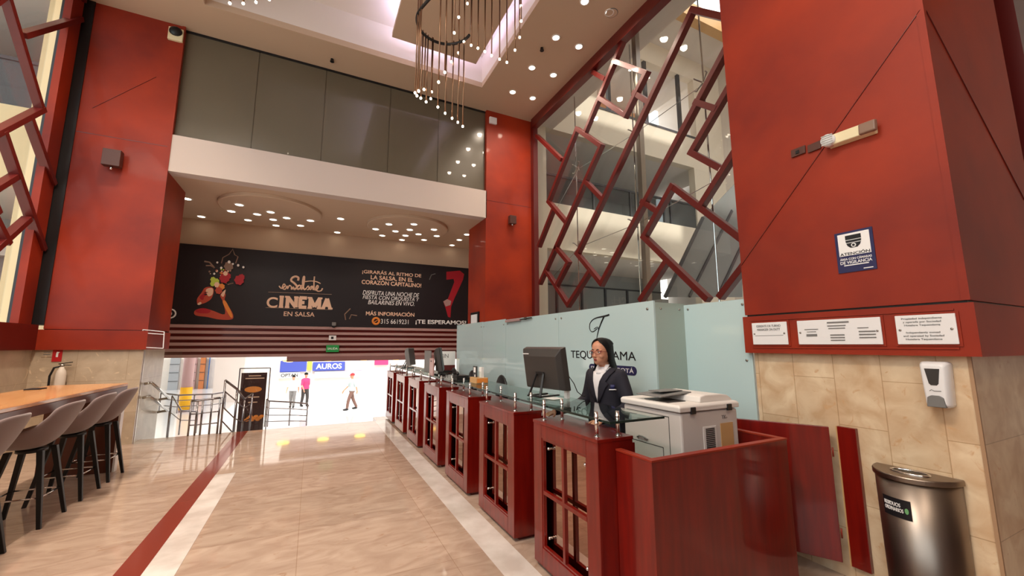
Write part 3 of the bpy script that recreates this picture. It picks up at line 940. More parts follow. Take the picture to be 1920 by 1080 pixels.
B(1.79, 1.80, 4.60, 4.72, 1.171, 1.30).build('card', 'black', o)
B(1.787, 1.79, 4.63, 4.69, 1.225, 1.285).build('printed_square', 'whiteprint', o)
MB().prism([(1.787, 4.67, 1.175), (1.787, 4.65, 1.205), (1.787, 4.63, 1.175)], (.003, 0, 0)).build('printed_arrow', 'whiteprint', o)
o = thing('leaflet_holder', 'clear leaflet holder with white leaflets beside the black tent card', 'holder', (1.85, 4.55, 1.17))
B(1.82, 1.85, 4.52, 4.60, 1.171, 1.29).build('leaflet', 'paper', o)
B(1.815, 1.82, 4.515, 4.605, 1.171, 1.24).build('holder_front', 'glass', o)
o = tag(B(1.74, 1.757, 6.52, 6.92, 1.105, 1.46).build('screen_divider', 'midgrey', None, bevel=.004), 'upright grey panel on the glass ledge between the two far monitors', 'panel')
o = thing('card_terminal', 'pale card terminal standing against the second monitor on the ledge', 'terminal', (1.614, 5.96, 1.104))
B(1.603, 1.625, 5.86, 6.06, 1.105, 1.36).build('terminal_body', 'pinkandsheen', o, bevel=.006)
B(1.600, 1.603, 5.93, 5.99, 1.31, 1.325).build('slot', 'black', o)
o = thing('desk_phone', 'black desk telephone on the glass ledge below the second monitor', 'telephone', (1.88, 5.45, 1.104))
B(1.80, 1.98, 5.36, 5.56, 1.105, 1.14).build('phone_base', 'black', o, bevel=.008)
MB().tube([(1.82, 5.38, 1.16), (1.84, 5.46, 1.175), (1.82, 5.54, 1.16)], .02, 10).build('handset', 'black', o, True)
for i, (x, y, lab) in enumerate(((1.7, 5.05, 'black pen tray on the glass ledge before the wooden block'), (1.9, 6.5, 'low black stapler tray on the ledge behind the grey panel'))):
    t = thing('desk_tray', lab, 'tray', (x, y, 1.104))
    mb = MB().box(x, x + .2, y, y + .14, 1.105, 1.11)
    for r in ((x, x + .2, y, y + .006), (x, x + .2, y + .134, y + .14), (x, x + .006, y, y + .14), (x + .194, x + .2, y, y + .14)):
        mb.box(*r, 1.11, 1.135)
    mb.build('tray_body', 'black', t)
o = thing('notice_board', 'white notice board with black lettering near the entrance behind the far desk', 'board', (2.5, 8.6, 0))
B(2.45, 2.88, 8.70, 8.72, 1.12, 1.42).build('board', 'paper', o)
text('CIN', (2.62, 8.697, 1.32), .2, '-y', 'midgrey', o)
B(2.45, 2.88, 8.70, 8.74, 0, 1.12).build('board_stand', 'red_dark', o)
for i, y in enumerate((5.9, 7.2, 8.3)):
    t = thing('swivel_chair', 'black swivel chair behind the reception desk, %s from the receptionist' % ORD[i], 'chair', (2.5, y, 0), 0, 'swivel chairs behind the reception desk')
    MB().ellip((0, 0, .48), (.24, .24, .05), 18, 8).build('seat', 'black', t, True, local=True)
    MB().ellip((.22, 0, .82), (.05, .22, .27), 18, 10).build('backrest', 'black', t, True, local=True)
    MB().cyl((0, 0, .08), .03, .38, 12).build('gas_column', 'chrome', t, True, local=True)
    mb = MB()
    for k in range(5):
        a = 2 * PI * k / 5
        mb.bar((0, 0, .09), (.26 * math.cos(a), .26 * math.sin(a), .07), .04, .03)
        mb.ellip((.26 * math.cos(a), .26 * math.sin(a), .03), (.03, .03, .03), 10, 6)
    mb.build('star_base', 'black', t, local=True)
    MB().bar((.2, 0, .46), (.235, 0, .62), .05, .02).build('back_bracket', 'black', t, local=True)

# ---------------------------------------------------------------- things on the near pillar
def plaque(label, y0, y1, lines, sx=.03):
    t = thing('wall_plaque', label, 'plaque', (3.262, (y0 + y1) / 2, 1.553))
    B(3.262, 3.272, y0, y1, 1.553, 1.728).build('plate', 'whiteplastic', t, bevel=.003)
    mb = MB()
    for y in (y0 + .02, y1 - .02):
        mb.cyl((3.257, y, 1.64), .006, .006, 10, 'x')
    mb.build('screw', 'steel', t, True)
    for s, yc, z, w, h in lines:
        if s:
            text(s, (3.2605, yc, z), w, '-x', 'midgrey', t, height=h)
        else:
            B(3.259, 3.2612, yc - w / 2, yc + w / 2, z - h / 2, z + h / 2).build('printed_line', 'midgrey', t)
    B(3.273, 3.279, y0 - .012, y1 + .012, 1.541, 1.740).build('backing_board', 'red', t)
    return t


plaque('small white plaque reading manager on duty at the far end of the pillar band', 1.86, 2.135,
       [('GERENTE DE TURNO', 2.0, 1.70, .19, .018), ('MANAGER ON DUTY', 2.0, 1.672, .18, .018), (None, 2.0, 1.625, .22, .002)])
plaque('wide white plaque with table of small print in the middle of the pillar band', 1.285, 1.785,
       [(None, 1.52, 1.705, .13, .010), (None, 1.53, 1.682, .11, .007), (None, 1.53, 1.664, .10, .006),
        (None, 1.69, 1.662, .09, .005), (None, 1.69, 1.645, .06, .004), (None, 1.69, 1.62, .07, .016), (None, 1.53, 1.618, .085, .008), (None, 1.53, 1.600, .085, .008),
        (None, 1.53, 1.582, .085, .007), (None, 1.38, 1.662, .06, .005), (None, 1.36, 1.638, .09, .008), (None, 1.36, 1.618, .09, .008), (None, 1.36, 1.598, .09, .007)])
plaque('white plaque with two paragraphs of ownership text nearest the pillar corner', .945, 1.212,
       [('Propiedad independiente', 1.09, 1.706, .18, .014), ('y operada por Sociedad', 1.09, 1.686, .17, .014), ('Hotelera Tequendama', 1.09, 1.666, .16, .014),
        ('Independently owned', 1.09, 1.622, .15, .014), ('and operated by Sociedad', 1.09, 1.602, .18, .014), ('Hotelera Tequendama', 1.09, 1.582, .16, .014)])

o = thing('surveillance_sign', 'navy bordered camera surveillance sign stuck on the red pillar panel', 'sign', (3.296, 1.385, 2.04))
SY0, SY1, SZ0, SZ1 = 1.278, 1.495, 2.045, 2.33
B(3.293, 3.299, SY0, SY1, SZ0, SZ1).build('sign_plate', 'navy', o)
B(3.291, 3.294, SY0 + .018, SY1 - .018, SZ0 + .115, SZ1 - .015).build('white_field', 'whiteprint', o)
yc = (SY0 + SY1) / 2
zt = SZ1 - .03
for nm, prof in (('camera_symbol', [(-.045, 0), (.045, 0), (.045, -.03), (-.045, -.03)]), ('camera_symbol', [(-.045, -.035), (.045, -.035), (.043, -.05), (-.043, -.05)]),
                 ('camera_symbol', [(-.042, -.055), (.042, -.055), (.036, -.072), (.02, -.088), (-.02, -.088), (-.036, -.072)])):
    MB().prism([(3.289, yc + p[0], zt + p[1]) for p in prof], (.003, 0, 0)).build(nm, 'ink', o)
mb = MB().cyl((3.286, yc, zt - .072), .014, .003, 20, 'x')
mb.build('camera_lens', 'whiteprint', o)
MB().cyl((3.284, yc, zt - .072), .008, .003, 16, 'x').build('camera_lens', 'ink', o)
text('ATENCIÓN', (3.290, yc, SZ0 + .130), .17, '-x', 'ink', o, height=.024, bold=.01)
text('ÁREA CON CÁMARAS', (3.292, yc, SZ0 + .094), .18, '-x', 'whiteprint', o, height=.019, bold=.012)
text('DE VIGILANCIA', (3.292, yc, SZ0 + .068), .18, '-x', 'whiteprint', o, height=.021, bold=.012)
B(3.2915, 3.293, yc - .07, yc + .07, SZ0 + .045, SZ0 + .052).build('printed_line', 'whiteprint', o)
B(3.2905, 3.293, SY0 + .018, SY0 + .07, SZ0 + .012, SZ0 + .018).build('printed_line', 'whiteprint', o)

# emergency lamp, tilted on the pillar
o = thing('emergency_light', 'cream twin head emergency light with brown switch plates on the red pillar', 'light', (3.298, 1.4, 2.98))
pa, pb = at_x(1548, 266, 3.24), at_x(1638, 234, 3.24)
d = (pb - pa).normalized(); n2 = Vector((0, -d.z, d.y))
if n2.z < 0: n2 = -n2
MB().hexa([pa - n2 * .045 + Vector((.058, 0, 0)), pb - n2 * .045 + Vector((.058, 0, 0)), pb + n2 * .045 + Vector((.058, 0, 0)), pa + n2 * .045 + Vector((.058, 0, 0))],
          [pa + d * .02 - n2 * .037, pb - d * .02 - n2 * .037, pb - d * .02 + n2 * .037, pa + d * .02 + n2 * .037]).build('lamp_body', 'ivory', o, bevel=.006)
c = pa + d * .02 - Vector((.015, 0, 0))
mb = MB().tube([c + Vector((.04, 0, 0)), c + Vector((-.01, 0, 0))], [.045, .042], 18)
mb.build('lamp_head', 'whiteplastic', o, True)
mb = MB()
for k in range(-2, 3):
    mb.bar(c - Vector((.012, 0, 0)) + n2 * (.016 * k) - d * .035, c - Vector((.012, 0, 0)) + n2 * (.016 * k) + d * .035, .006, .006)
mb.build('lens_ribs', 'lensgrey', o)
c = pb - d * .035 - Vector((.012, 0, 0))
mb = MB().hexa([c - d * .05 - n2 * .04 + Vector((.03, 0, 0)), c + d * .05 - n2 * .04 + Vector((.03, 0, 0)), c + d * .05 + n2 * .04 + Vector((.03, 0, 0)), c - d * .05 + n2 * .04 + Vector((.03, 0, 0))],
               [c - d * .045 - n2 * .035, c + d * .045 - n2 * .035, c + d * .045 + n2 * .035, c - d * .045 + n2 * .035])
mb.build('lamp_head', 'brownlens', o, bevel=.008)
for (a, b) in (((1483, 289), (1509, 279)), ((1514, 280), (1538, 270))):
    p, q = at_x(*a, 3.285), at_x(*b, 3.285)
    MB().hexa([p - n2 * .03, q - n2 * .03, q + n2 * .03, p + n2 * .03], [v + Vector((.012, 0, 0)) for v in (p - n2 * .03, q - n2 * .03, q + n2 * .03, p + n2 * .03)]).build('switch_plate', 'brownmetal', o, bevel=.002)
p = at_x(1495, 285, 3.282)
B(p.x - .004, p.x + .002, p.y - .012, p.y + .012, p.z - .012, p.z + .012).build('rocker', 'black', o)

# soap dispenser
o = thing('soap_dispenser', 'white wall mounted hand gel dispenser with grey lever on the limestone', 'dispenser', (3.35, 1.07, 1.19))
dy0, dy1, dz0, dz1 = 1.01, 1.135, 1.19, 1.452
rings = []
for x, s, t0, t1 in ((3.349, 0, 0, 0), (3.29, .0, 0, 0), (3.265, .008, .006, .01), (3.255, .016, .014, .02)):
    z0, z1 = dz0 + t0, dz1 - t1
    ring = []
    for cy, cz, a0 in ((dy1 - s - .02, z1 - .02, 0), (dy0 + s + .02, z1 - .02, PI / 2), (dy0 + s + .028, z0 + .02, PI), (dy1 - s - .028, z0 + .02, 1.5 * PI)):
        for k in range(5):
            a = a0 + PI / 2 * k / 4
            ring.append((x, cy + .02 * math.cos(a), cz + .02 * math.sin(a)))
    rings.append(ring)
MB().loft(rings).build('case', 'whiteplastic', o, True, bevel=.004)
MB().prism([(3.253, dy0 + .03, dz1 - .04), (3.253, dy1 - .03, dz1 - .04), (3.253, dy1 - .042, dz1 - .125), (3.253, dy1 - .05, dz1 - .135), (3.253, dy0 + .05, dz1 - .135), (3.253, dy0 + .042, dz1 - .125)], (.003, 0, 0)).build('window', 'darkgrey', o)
MB().prism([(3.246, dy0 + .022, dz0 + .004), (3.246, dy1 - .022, dz0 + .004), (3.246, dy1 - .028, dz0 + .058), (3.246, dy1 - .045, dz0 + .07), (3.246, dy0 + .045, dz0 + .07), (3.246, dy0 + .028, dz0 + .058)], (.03, 0, 0)).build('push_lever', 'midgrey', o, bevel=.004)
MB().tube([(3.2535, dy1 - .04, dz0 + .094), (3.2535, dy1 - .05, dz0 + .102), (3.2535, dy1 - .06, dz0 + .095), (3.2535, dy0 + .035, dz0 + .096)], .0018, 6).build('maker_mark', 'midgrey', o)

# litter bin
o = thing('litter_bin', 'half round brushed steel litter bin standing against the limestone wall', 'bin', (3.3, 1.21, 0))
bc, hwid, dep = 1.228, .192, .225


def half(z, k=1, dx=0):
    n = 48
    return [(3.335 - dx - dep * k * math.sin(PI * i / n), bc + hwid * k * math.cos(PI * i / n), z) for i in range(n + 1)]


MB().loft([half(.03, .95), half(.10, .96), half(.765, 1)]).build('shell', 'binsteel', o, True)
MB().loft([half(.0, .96), half(.03, .96)]).build('base', 'black', o)
out, n = half(.795, 1.04), 25
cx, cy = 3.335 - .095, bc
hole = [(cx - .05 * math.sin(PI * i / 24 * 2) * 1.0, cy + .085 * math.cos(PI * i / 24 * 2), .797) for i in range(25)]
mb = MB()
mb.loft([half(.766, 1.05), half(.79, 1.05), half(.797, 1.03)])
mb.build('lid', 'binsteel', o, bevel=.003)
rim = [(cx - .052 * math.sin(2 * PI * i / 32), cy + .088 * math.cos(2 * PI * i / 32), .799) for i in range(32)]
MB().tube(rim, .006, 8, True).build('opening_rim', 'chrome', o, True)
MB().prism([(p[0], p[1], .7985) for p in rim], (0, 0, .0012)).build('opening', 'black', o)
# curved label on the shell
mb = MB(); n = 12; vs = []


def onshell(u, z, out=.003):
    k = .96 + .04 * (z - .1) / .665
    a = u
    return Vector((3.335 - (dep * k + out) * math.sin(a), bc + (hwid * k + out) * math.cos(a), z))


a0, a1 = 1.0, 1.74
for i in range(n + 1):
    a = a0 + (a1 - a0) * i / n
    vs += [onshell(a, .56), onshell(a, .665)]
mb.add(vs, [(2 * i, 2 * i + 2, 2 * i + 3, 2 * i + 1) for i in range(n)])
mb.build('label', 'ink', o, solid=.001)


def wraptext(s, z, am, w, h, m, parent):
    t = text(s, (0, 0, 0), w, '-x', m, None, height=h, bold=.012)
    for v in t.data.vertices:
        x, y, zz = v.co
        v.co = onshell(am + x / .235, z + y, .005 + zz) - wloc(parent)
    t.rotation_euler = (0, 0, 0); t.location = (0, 0, 0); t.parent = parent
    return t


wraptext('RESIDUOS', .630, 1.28, .105, .021, 'whiteprint', o)
wraptext('ORDINARIOS', .602, 1.31, .118, .021, 'whiteprint', o)
lp = [onshell(1.64 + .045 * math.cos(2 * PI * k / 18), .607 + .016 * math.sin(2 * PI * k / 18), .006) for k in range(18)]
mb = MB().add(lp, [tuple(range(18))])
mb.build('leaf_emblem', mat('leaf_green', S(110, 170, 110), .5), o, solid=.001)

# ---------------------------------------------------------------- bar table and stools
TX0, TX1, TY0, TY1, TZ = -2.82, -2.10, 3.3, 7.0, 1.07
t = thing('bar_table', 'long high oak bar table with solid end panel beside the left column', 'table', (-2.46, 5.15, 0))
B(TX0, TX1, TY0, TY1, TZ - .035, TZ).build('tabletop', 'wood', t, bevel=.004)
mb = MB().box(TX1 - .03, TX1, TY0, TY1, TZ - .125, TZ - .035).box(TX0, TX0 + .03, TY0, TY1, TZ - .125, TZ - .035)
mb.build('apron', 'wood_dark', t, bevel=.003)
for y in (TY1 - .10, TY0 + .3):
    B(TX0 + .02, TX1 - .02, y, y + .09, 0, TZ - .035).build('end_panel', 'wood_dark', t, bevel=.003)
B(TX1 - .02, TX1, TY1 - .10, TY1 - .01, 0, TZ - .125).build('panel_edge_glare', 'whiteplastic', t)  # white stands in for daylight glare on the end panel's outer edge
o = tag(B(-2.77, -2.65, 6.36, 6.52, TZ, TZ + .012).build('table_socket', 'black', None, bevel=.003), 'flat black power socket box on the oak bar table', 'socket')


def make_stool():
    t = thing('bar_stool', '', 'stool', (0, 0, 0), 0, 'taupe velvet bar stools along the bar table')
    prof = [(-.29, .700), (-.28, .680), (-.19, .664), (-.06, .652), (.04, .655), (.11, .690), (.16, .76), (.205, .85), (.25, .95), (.285, 1.045)]
    nu, nv = len(prof), 13
    vs, fs = [], []
    for i, (x, z) in enumerate(prof):
        u = i / (nu - 1)
        wid = .25 * (1 - .10 * max(0, .25 - u) / .25) * (1 - .14 * max(0, u - .55) / .45)
        for j in range(nv):
            v = -1 + 2 * j / (nv - 1)
            lift = .16 * abs(v) ** 3 * math.sin(PI * min(1, u * 1.15)) if u < .87 else .16 * abs(v) ** 3 * math.sin(PI * .87 * 1.15)
            wrap = -.09 * abs(v) ** 2.4 * max(0, (u - .35) / .65) ** .7
            drop = -.05 * abs(v) ** 4 * max(0, (u - .85) / .15)
            vs.append((x + wrap, v * wid, z + lift + drop))
    for i in range(nu - 1):
        for j in range(nv - 1):
            a = i * nv + j
            fs.append((a, a + 1, a + nv + 1, a + nv))
    o = MB().add(vs, fs).build('seat_shell', 'fabric', t, True, local=True, solid=.036, subsurf=2)
    MB().cyl((0, 0, .61), .10, .03, 20).build('seat_plate', 'black', t, True, local=True)
    for sx in (-1, 1):
        for sy in (-1, 1):
            a, b = Vector((sx * .10, sy * .11, .635)), Vector((sx * .20, sy * .20, 0))
            mb = MB().loft([[a + Vector(p) * .021 for p in ((-1, -1, 0), (1, -1, 0), (1, 1, 0), (-1, 1, 0))], [b + Vector(p) * .014 for p in ((-1, -1, 0), (1, -1, 0), (1, 1, 0), (-1, 1, 0))]])
            mb.build('leg', 'blackmatte', t, local=True, bevel=.003)
    mb = MB(); c = []
    for sx, sy in ((-1, -1), (1, -1), (1, 1), (-1, 1)):
        c.append((sx * .162, sy * .164, .245))
    for k in range(4):
        mb.tube([c[k], c[(k + 1) % 4]], .007, 8)
    mb.build('footrest', 'chrome', t, True, local=True)
    return t


st = make_stool()
for i, y in enumerate((6.62, 6.0, 5.30, 4.45)):
    lab = ['taupe velvet bar stool at the far end of the bar table, nearest the entrance', 'taupe velvet bar stool, second from the far end of the bar table',
           'taupe velvet bar stool, third from the far end, shown largest', 'taupe velvet bar stool at the edge of the picture, only its legs visible'][i]
    loc = (-2.19, y, 0)
    if i == 0:
        st.location = loc; st['label'] = lab
    else:
        dup(st, loc, label=lab)

# fire extinguisher and signs on the left stone base (face y = 8.67)
FY = YF + .02
o = thing('fire_extinguisher', 'cream fire extinguisher with black hose hung on the stone below the left column', 'extinguisher', (-3.36, FY - .09, .72))
MB().loft([[(-3.36 + r * math.cos(2 * PI * k / 20), FY - .10 + r * math.sin(2 * PI * k / 20), z) for k in range(20)] for r, z in ((.05, .70), (.06, .72), (.06, 1.12), (.05, 1.17), (.03, 1.21), (.025, 1.23))]).build('cylinder_body', 'extinguisher', o, True)
MB().cyl((-3.36, FY - .10, 1.23), .025, .04, 12).build('valve', 'steel', o, True)
mb = MB().bar((-3.40, FY - .10, 1.275), (-3.25, FY - .10, 1.30), .02, .012).bar((-3.38, FY - .10, 1.26), (-3.26, FY - .10, 1.255), .02, .01)
mb.build('handle', 'black', o)
MB().tube([(-3.37, FY - .10, 1.24), (-3.44, FY - .11, 1.22), (-3.475, FY - .11, 1.1), (-3.47, FY - .11, .9), (-3.46, FY - .11, .75)], .014, 8).build('hose', 'black', o, True)
B(-3.40, -3.32, FY - .02, FY, .9, 1.0).build('bracket', 'steel', o)
o = thing('fire_sign', 'small red fire extinguisher sign above the cream extinguisher', 'sign', (-3.37, FY, 1.3))
p, q = at_y(100, 656, FY), at_y(115, 678, FY)
B(p.x, q.x, FY - .008, FY, q.z, p.z).build('sign_plate', 'signred', o)
MB().prism([((p.x + q.x) / 2 + a * .03, FY - .011, (p.z + q.z) / 2 + .02 + b * .04) for a, b in ((-.4, -1), (.4, -1), (.4, .4), (.9, .9), (-.2, 1), (-.4, .4))], (0, .003, 0)).build('symbol', 'whiteprint', o)
o = thing('wall_notice', 'small white notice plate beside the red fire sign', 'sign', (-3.5, FY, 1.35))
p, q = at_y(80, 654, FY), at_y(98, 669, FY)
B(p.x, q.x, FY - .008, FY, q.z, p.z).build('plate', 'stone_dim', o)
mb = MB()
for k in range(3):
    mb.box(p.x + .02, q.x - .02, FY - .01, FY - .008, q.z + .03 + k * .035, q.z + .04 + k * .035)
mb.build('printed_line', 'midgrey', o)

# wall lamps and small devices on the columns
def wall_lamp(label, px, py, s=1):
    p = at_y(px, py, YF - .09)
    t = thing('wall_lamp', label, 'lamp', (p.x, YF, p.z))
    B(p.x - .10 * s, p.x + .10 * s, YF - .17, YF - .05, p.z - .12 * s, p.z + .12 * s).build('lamp_housing', 'brownmetal', t, bevel=.006)
    B(p.x - .03, p.x + .03, YF - .05, YF, p.z - .05, p.z + .05).build('mount', 'brownmetal', t)
    MB().cyl((p.x, YF - .11, p.z - .17 * s), .018, .06, 10).build('knob', 'chrome', t, True)


wall_lamp('square brown spotlight fixture on the left red column', 212, 298, 1.15)
wall_lamp('small brown spotlight fixture on the red column beside the lattice', 960, 413, .85)
p, q = at_y(318, 52, YF), at_y(343, 82, YF)
o = thing('smoke_alarm', 'square white alarm unit with black dome at the top of the left red column', 'alarm', ((p.x + q.x) / 2, YF, p.z))
B(p.x, q.x, YF - .05, YF, q.z, p.z).build('case', 'ivory', o, bevel=.006)
MB().ellip(((p.x + q.x) / 2, YF - .05, (p.z + q.z) / 2 + .05), (.10, .05, .09), 16, 8).build('dome', 'black', o, True)
p, q = at_y(917, 220, YF), at_y(930, 235, YF)
o = tag(B(p.x, q.x, YF - .06, YF, q.z, p.z).build('wall_speaker', 'whiteplastic', None, bevel=.006), 'small white box speaker at the top of the far right column', 'speaker')
p, q = at_x(885, 587, 3.56), at_x(899, 607, 3.56)
o = thing('door_intercom', 'white intercom plate in black frame on the far column above the partition', 'intercom', (3.55, (p.y + q.y) / 2, q.z))
B(3.52, 3.56, q.y, p.y, q.z - .1, p.z).build('back_frame', 'black', o)
B(3.505, 3.52, q.y + .05, p.y - .08, q.z - .1, p.z - .06).build('plate', 'whiteplastic', o)

# ================================================================ ENTRANCE: banner, shutter, ceiling lights
YN = YB - .03
bp = lambda px, py: at_y(px, py, YN - .012)
bl, br_ = at_y(333, 455, YN), at_y(878, 503, YN)
bz1, bz0 = at_y(600, 479, YN).z, at_y(600, 612, YN).z
bn = thing('event_banner', 'long black printed banner of a salsa event above the roller shutter', 'banner', (.5, YN, bz0))
B(-3.35, 4.55, YN - .008, YN + .01, bz0, bz1).build('banner_sheet', 'banner', bn)


def btext(s, px0, px1, py, m, hpx=None, **k):
    a, b = bp(px0, py), bp(px1, py)
    h = None
    if hpx:
        h = abs(bp((px0 + px1) / 2, py - hpx / 2).z - bp((px0 + px1) / 2, py + hpx / 2).z)
    zc = bp((px0 + px1) / 2, py).z
    return text(s, ((a.x + b.x) / 2, YN - .012, zc), b.x - a.x, '-y', m, bn, height=h, **k)


btext('¡GIRARÁS AL RITMO DE', 679, 790, 513, 'peach', 9.5, bold=.02)
btext('LA SALSA, EN EL', 695, 775, 523, 'peach', 9, bold=.02)
btext('CORAZÓN CAPITALINO!', 678, 790, 531, 'peach', 9.5, bold=.02)
btext('DISFRUTA UNA NOCHE DE', 680, 786, 551, 'whiteprint', 8, shear=.25)
btext('FIESTA CON ORQUESTA Y', 680, 786, 560, 'whiteprint', 8, shear=.25)
btext('BAILARINES EN VIVO.', 690, 777, 568, 'whiteprint', 8, shear=.25)
btext('MÁS INFORMACIÓN', 686, 777, 588, 'peach', 9, bold=.02)
btext('315 6619231', 714, 766, 603, 'whiteprint', 8.5)
btext('¡TE ESPERAMOS!', 779, 874, 605, 'whiteprint', 9.5, bold=.025)
btext('C', 500, 520.5, 567, 'peach', 20, bold=.02)
btext('EN SALSA', 532, 590, 589, 'peach', 8.5, bold=.01)
# slab serifs of the big title, and the two rules round it
mb = MB()
for x0, x1, y in ((503, 622, 549), (498, 622, 578)):
    a, b = bp(x0, y - .5 - .02 * 40), bp(x1, y + 3.2)
    mb.bar(a, Vector((b.x, a.y, bp(x1, y).z)) if False else bp(x1, y + 3), .004, .03, (0, 1, 0))
mb.build('title_rules', 'peach', bn)
zb, zt_ = bp(560, 576.5).z, bp(560, 557.5).z
LX = lambda px: bp(px, 567).x
mb = MB(); nb_ = [0]


def st_(x0, y0, x1, y1, w=.085):     # x in picture columns, y as a fraction of the letter height
    a, b = Vector((LX(x0), YN - .012, zb + (zt_ - zb) * y0)), Vector((LX(x1), YN - .012, zb + (zt_ - zb) * y1))
    nb_[0] += 1
    mb.bar(a, b, w, .004 + .0008 * nb_[0], (0, 1, 0))


def serif(x, y, h=4.2):
    st_(x - h, y, x + h, y, .045)


for segs, sers in (([(527.5, 0, 527.5, 1)], [(527.5, 0), (527.5, 1)]),
                   ([(539, 0, 539, 1), (555, 0, 555, 1), (539, 1, 555, 0)], [(539, 0), (538, 1), (555, 1)]),
                   ([(563, 0, 563, 1), (561, .04, 575, .04), (561, .96, 575, .96), (563, .5, 571, .5)], []),
                   ([(581.5, 0, 581.5, 1), (599, 0, 599, 1), (581.5, 1, 590.2, .1), (599, 1, 590.2, .1)], [(581.5, 0), (599, 0), (580.5, 1), (600, 1)]),
                   ([(606.5, 0, 612.8, 1), (619.5, 0, 613.2, 1), (608.5, .32, 617.5, .32)], [(606, 0), (620, 0)])):
    for g_ in segs: st_(*g_)
    for g_ in sers: serif(*g_)
mb.build('title_lettering', 'peach', bn)
# handwritten word over the title, one continuous stroke per letter group
def stroke(pts, w, m='peach', name='script_lettering'):
    out = []
    P_ = [Vector((p[0], p[1], 0)) for p in pts]
    for i in range(len(P_) - 1):
        p0, p1, p2, p3 = P_[max(i - 1, 0)], P_[i], P_[i + 1], P_[min(i + 2, len(P_) - 1)]
        for k in range(6):
            t = k / 6
            q = .5 * ((2 * p1) + (p2 - p0) * t + (2 * p0 - 5 * p1 + 4 * p2 - p3) * t * t + (3 * p1 - p0 - 3 * p2 + p3) * t ** 3)
            out.append(bp(q.x, q.y))
    out.append(bp(*pts[-1]))
    return out, w


zz = lambda x, y: (340 + x * .17708, 460 + y * .17708)
mb = MB()
for pts, w in ((((1035, 430), (1060, 455), (1100, 430), (1085, 410), (1070, 450), (1100, 465), (1120, 430), (1125, 460), (1145, 425), (1165, 440), (1165, 465), (1185, 455)), .016),
               (((1235, 375), (1240, 345), (1210, 330), (1175, 345), (1165, 375), (1200, 405), (1225, 440), (1200, 465), (1180, 440)), .028),
               (((1255, 420), (1230, 440), (1235, 465), (1262, 450), (1268, 420), (1270, 465), (1290, 440), (1305, 345), (1295, 335), (1285, 400), (1300, 465), (1320, 460)), .022),
               (((1320, 460), (1345, 430), (1350, 465), (1330, 470)), .016), (((1385, 430), (1360, 450), (1370, 470), (1390, 430), (1395, 470), (1410, 460)), .016),
               (((1410, 330), (1405, 400), (1410, 465), (1430, 470), (1450, 440), (1440, 425), (1425, 460), (1445, 485), (1480, 480), (1495, 455)), .018), (((1310, 385), (1370, 378), (1430, 385), (1475, 405)), .014)):
    o_, w = stroke([zz(*p) for p in pts], w)
    mb.tube(o_, w, 6)
mb.build('script_lettering', 'peach', bn, True)
# dancer with flowered head-dress: flat printed shapes on the sheet
_lift = [0.0]


def smooth_loop(pts, k_=4):
    n, out = len(pts), []
    for i in range(n):
        p0, p1, p2, p3 = [Vector((*pts[(i + j - 1) % n], 0)) for j in range(4)]
        for k in range(k_):
            t = k / k_
            q = .5 * ((2 * p1) + (p2 - p0) * t + (2 * p0 - 5 * p1 + 4 * p2 - p3) * t * t + (3 * p1 - p0 - 3 * p2 + p3) * t ** 3)
            out.append((q.x, q.y))
    return out


def blob(pts, m, name, lift=.0):
    _lift[0] += .0009
    MB().prism([bp(*zz(*p)) - Vector((0, _lift[0], 0)) for p in smooth_loop(pts)], (0, .0006, 0)).build(name, m, bn)


blob([(170, 560), (215, 500), (250, 450), (320, 440), (345, 480), (320, 560), (270, 600), (220, 620), (175, 630), (165, 600)], 'skinprint', 'printed_face')
blob([(195, 545), (245, 505), (285, 500), (250, 540), (215, 575)], 'reddance', 'printed_shade', .004)
blob([(145, 690), (230, 665), (330, 690), (460, 730), (440, 600), (410, 530), (440, 500), (470, 520), (460, 580), (510, 660), (550, 740), (530, 785), (400, 785), (280, 760), (150, 740)], 'skinprint', 'printed_arm')
blob([(150, 690), (230, 665), (310, 690), (280, 720), (180, 715)], 'reddance', 'printed_shade', .004)
blob([(262, 470), (300, 452), (335, 462), (330, 520), (290, 540), (268, 510)], 'peach', 'printed_highlight')
blob([(205, 570), (225, 556), (240, 562), (226, 580)], 'reddance', 'printed_lips')
blob([(240, 520), (262, 512), (275, 520), (255, 528)], 'ink', 'printed_eye')
blob([(236, 505), (262, 494), (285, 500), (262, 502)], 'ink', 'printed_brow')
blob([(170, 622), (200, 600), (215, 615), (190, 632)], 'peach', 'printed_highlight')
blob([(440, 610), (470, 590), (540, 735), (520, 760)], 'orange', 'printed_highlight')
blob([(420, 525), (445, 488), (470, 470), (462, 510), (445, 545)], 'peach', 'printed_hand')
for k in range(26):
    a_, r_ = random.random() * 6.28, random.random()
    cx_, cy_ = 430 + 150 * r_ * math.cos(a_), 300 + 150 * r_ * math.sin(a_)
    e_ = 5 + 9 * random.random()
    blob([(cx_ - e_, cy_), (cx_, cy_ - e_), (cx_ + e_, cy_), (cx_, cy_ + e_)], random.choice(['peach', 'orange', 'brownlens', 'whiteprint', 'reddance', 'lime', 'skinprint']), 'printed_ornament')
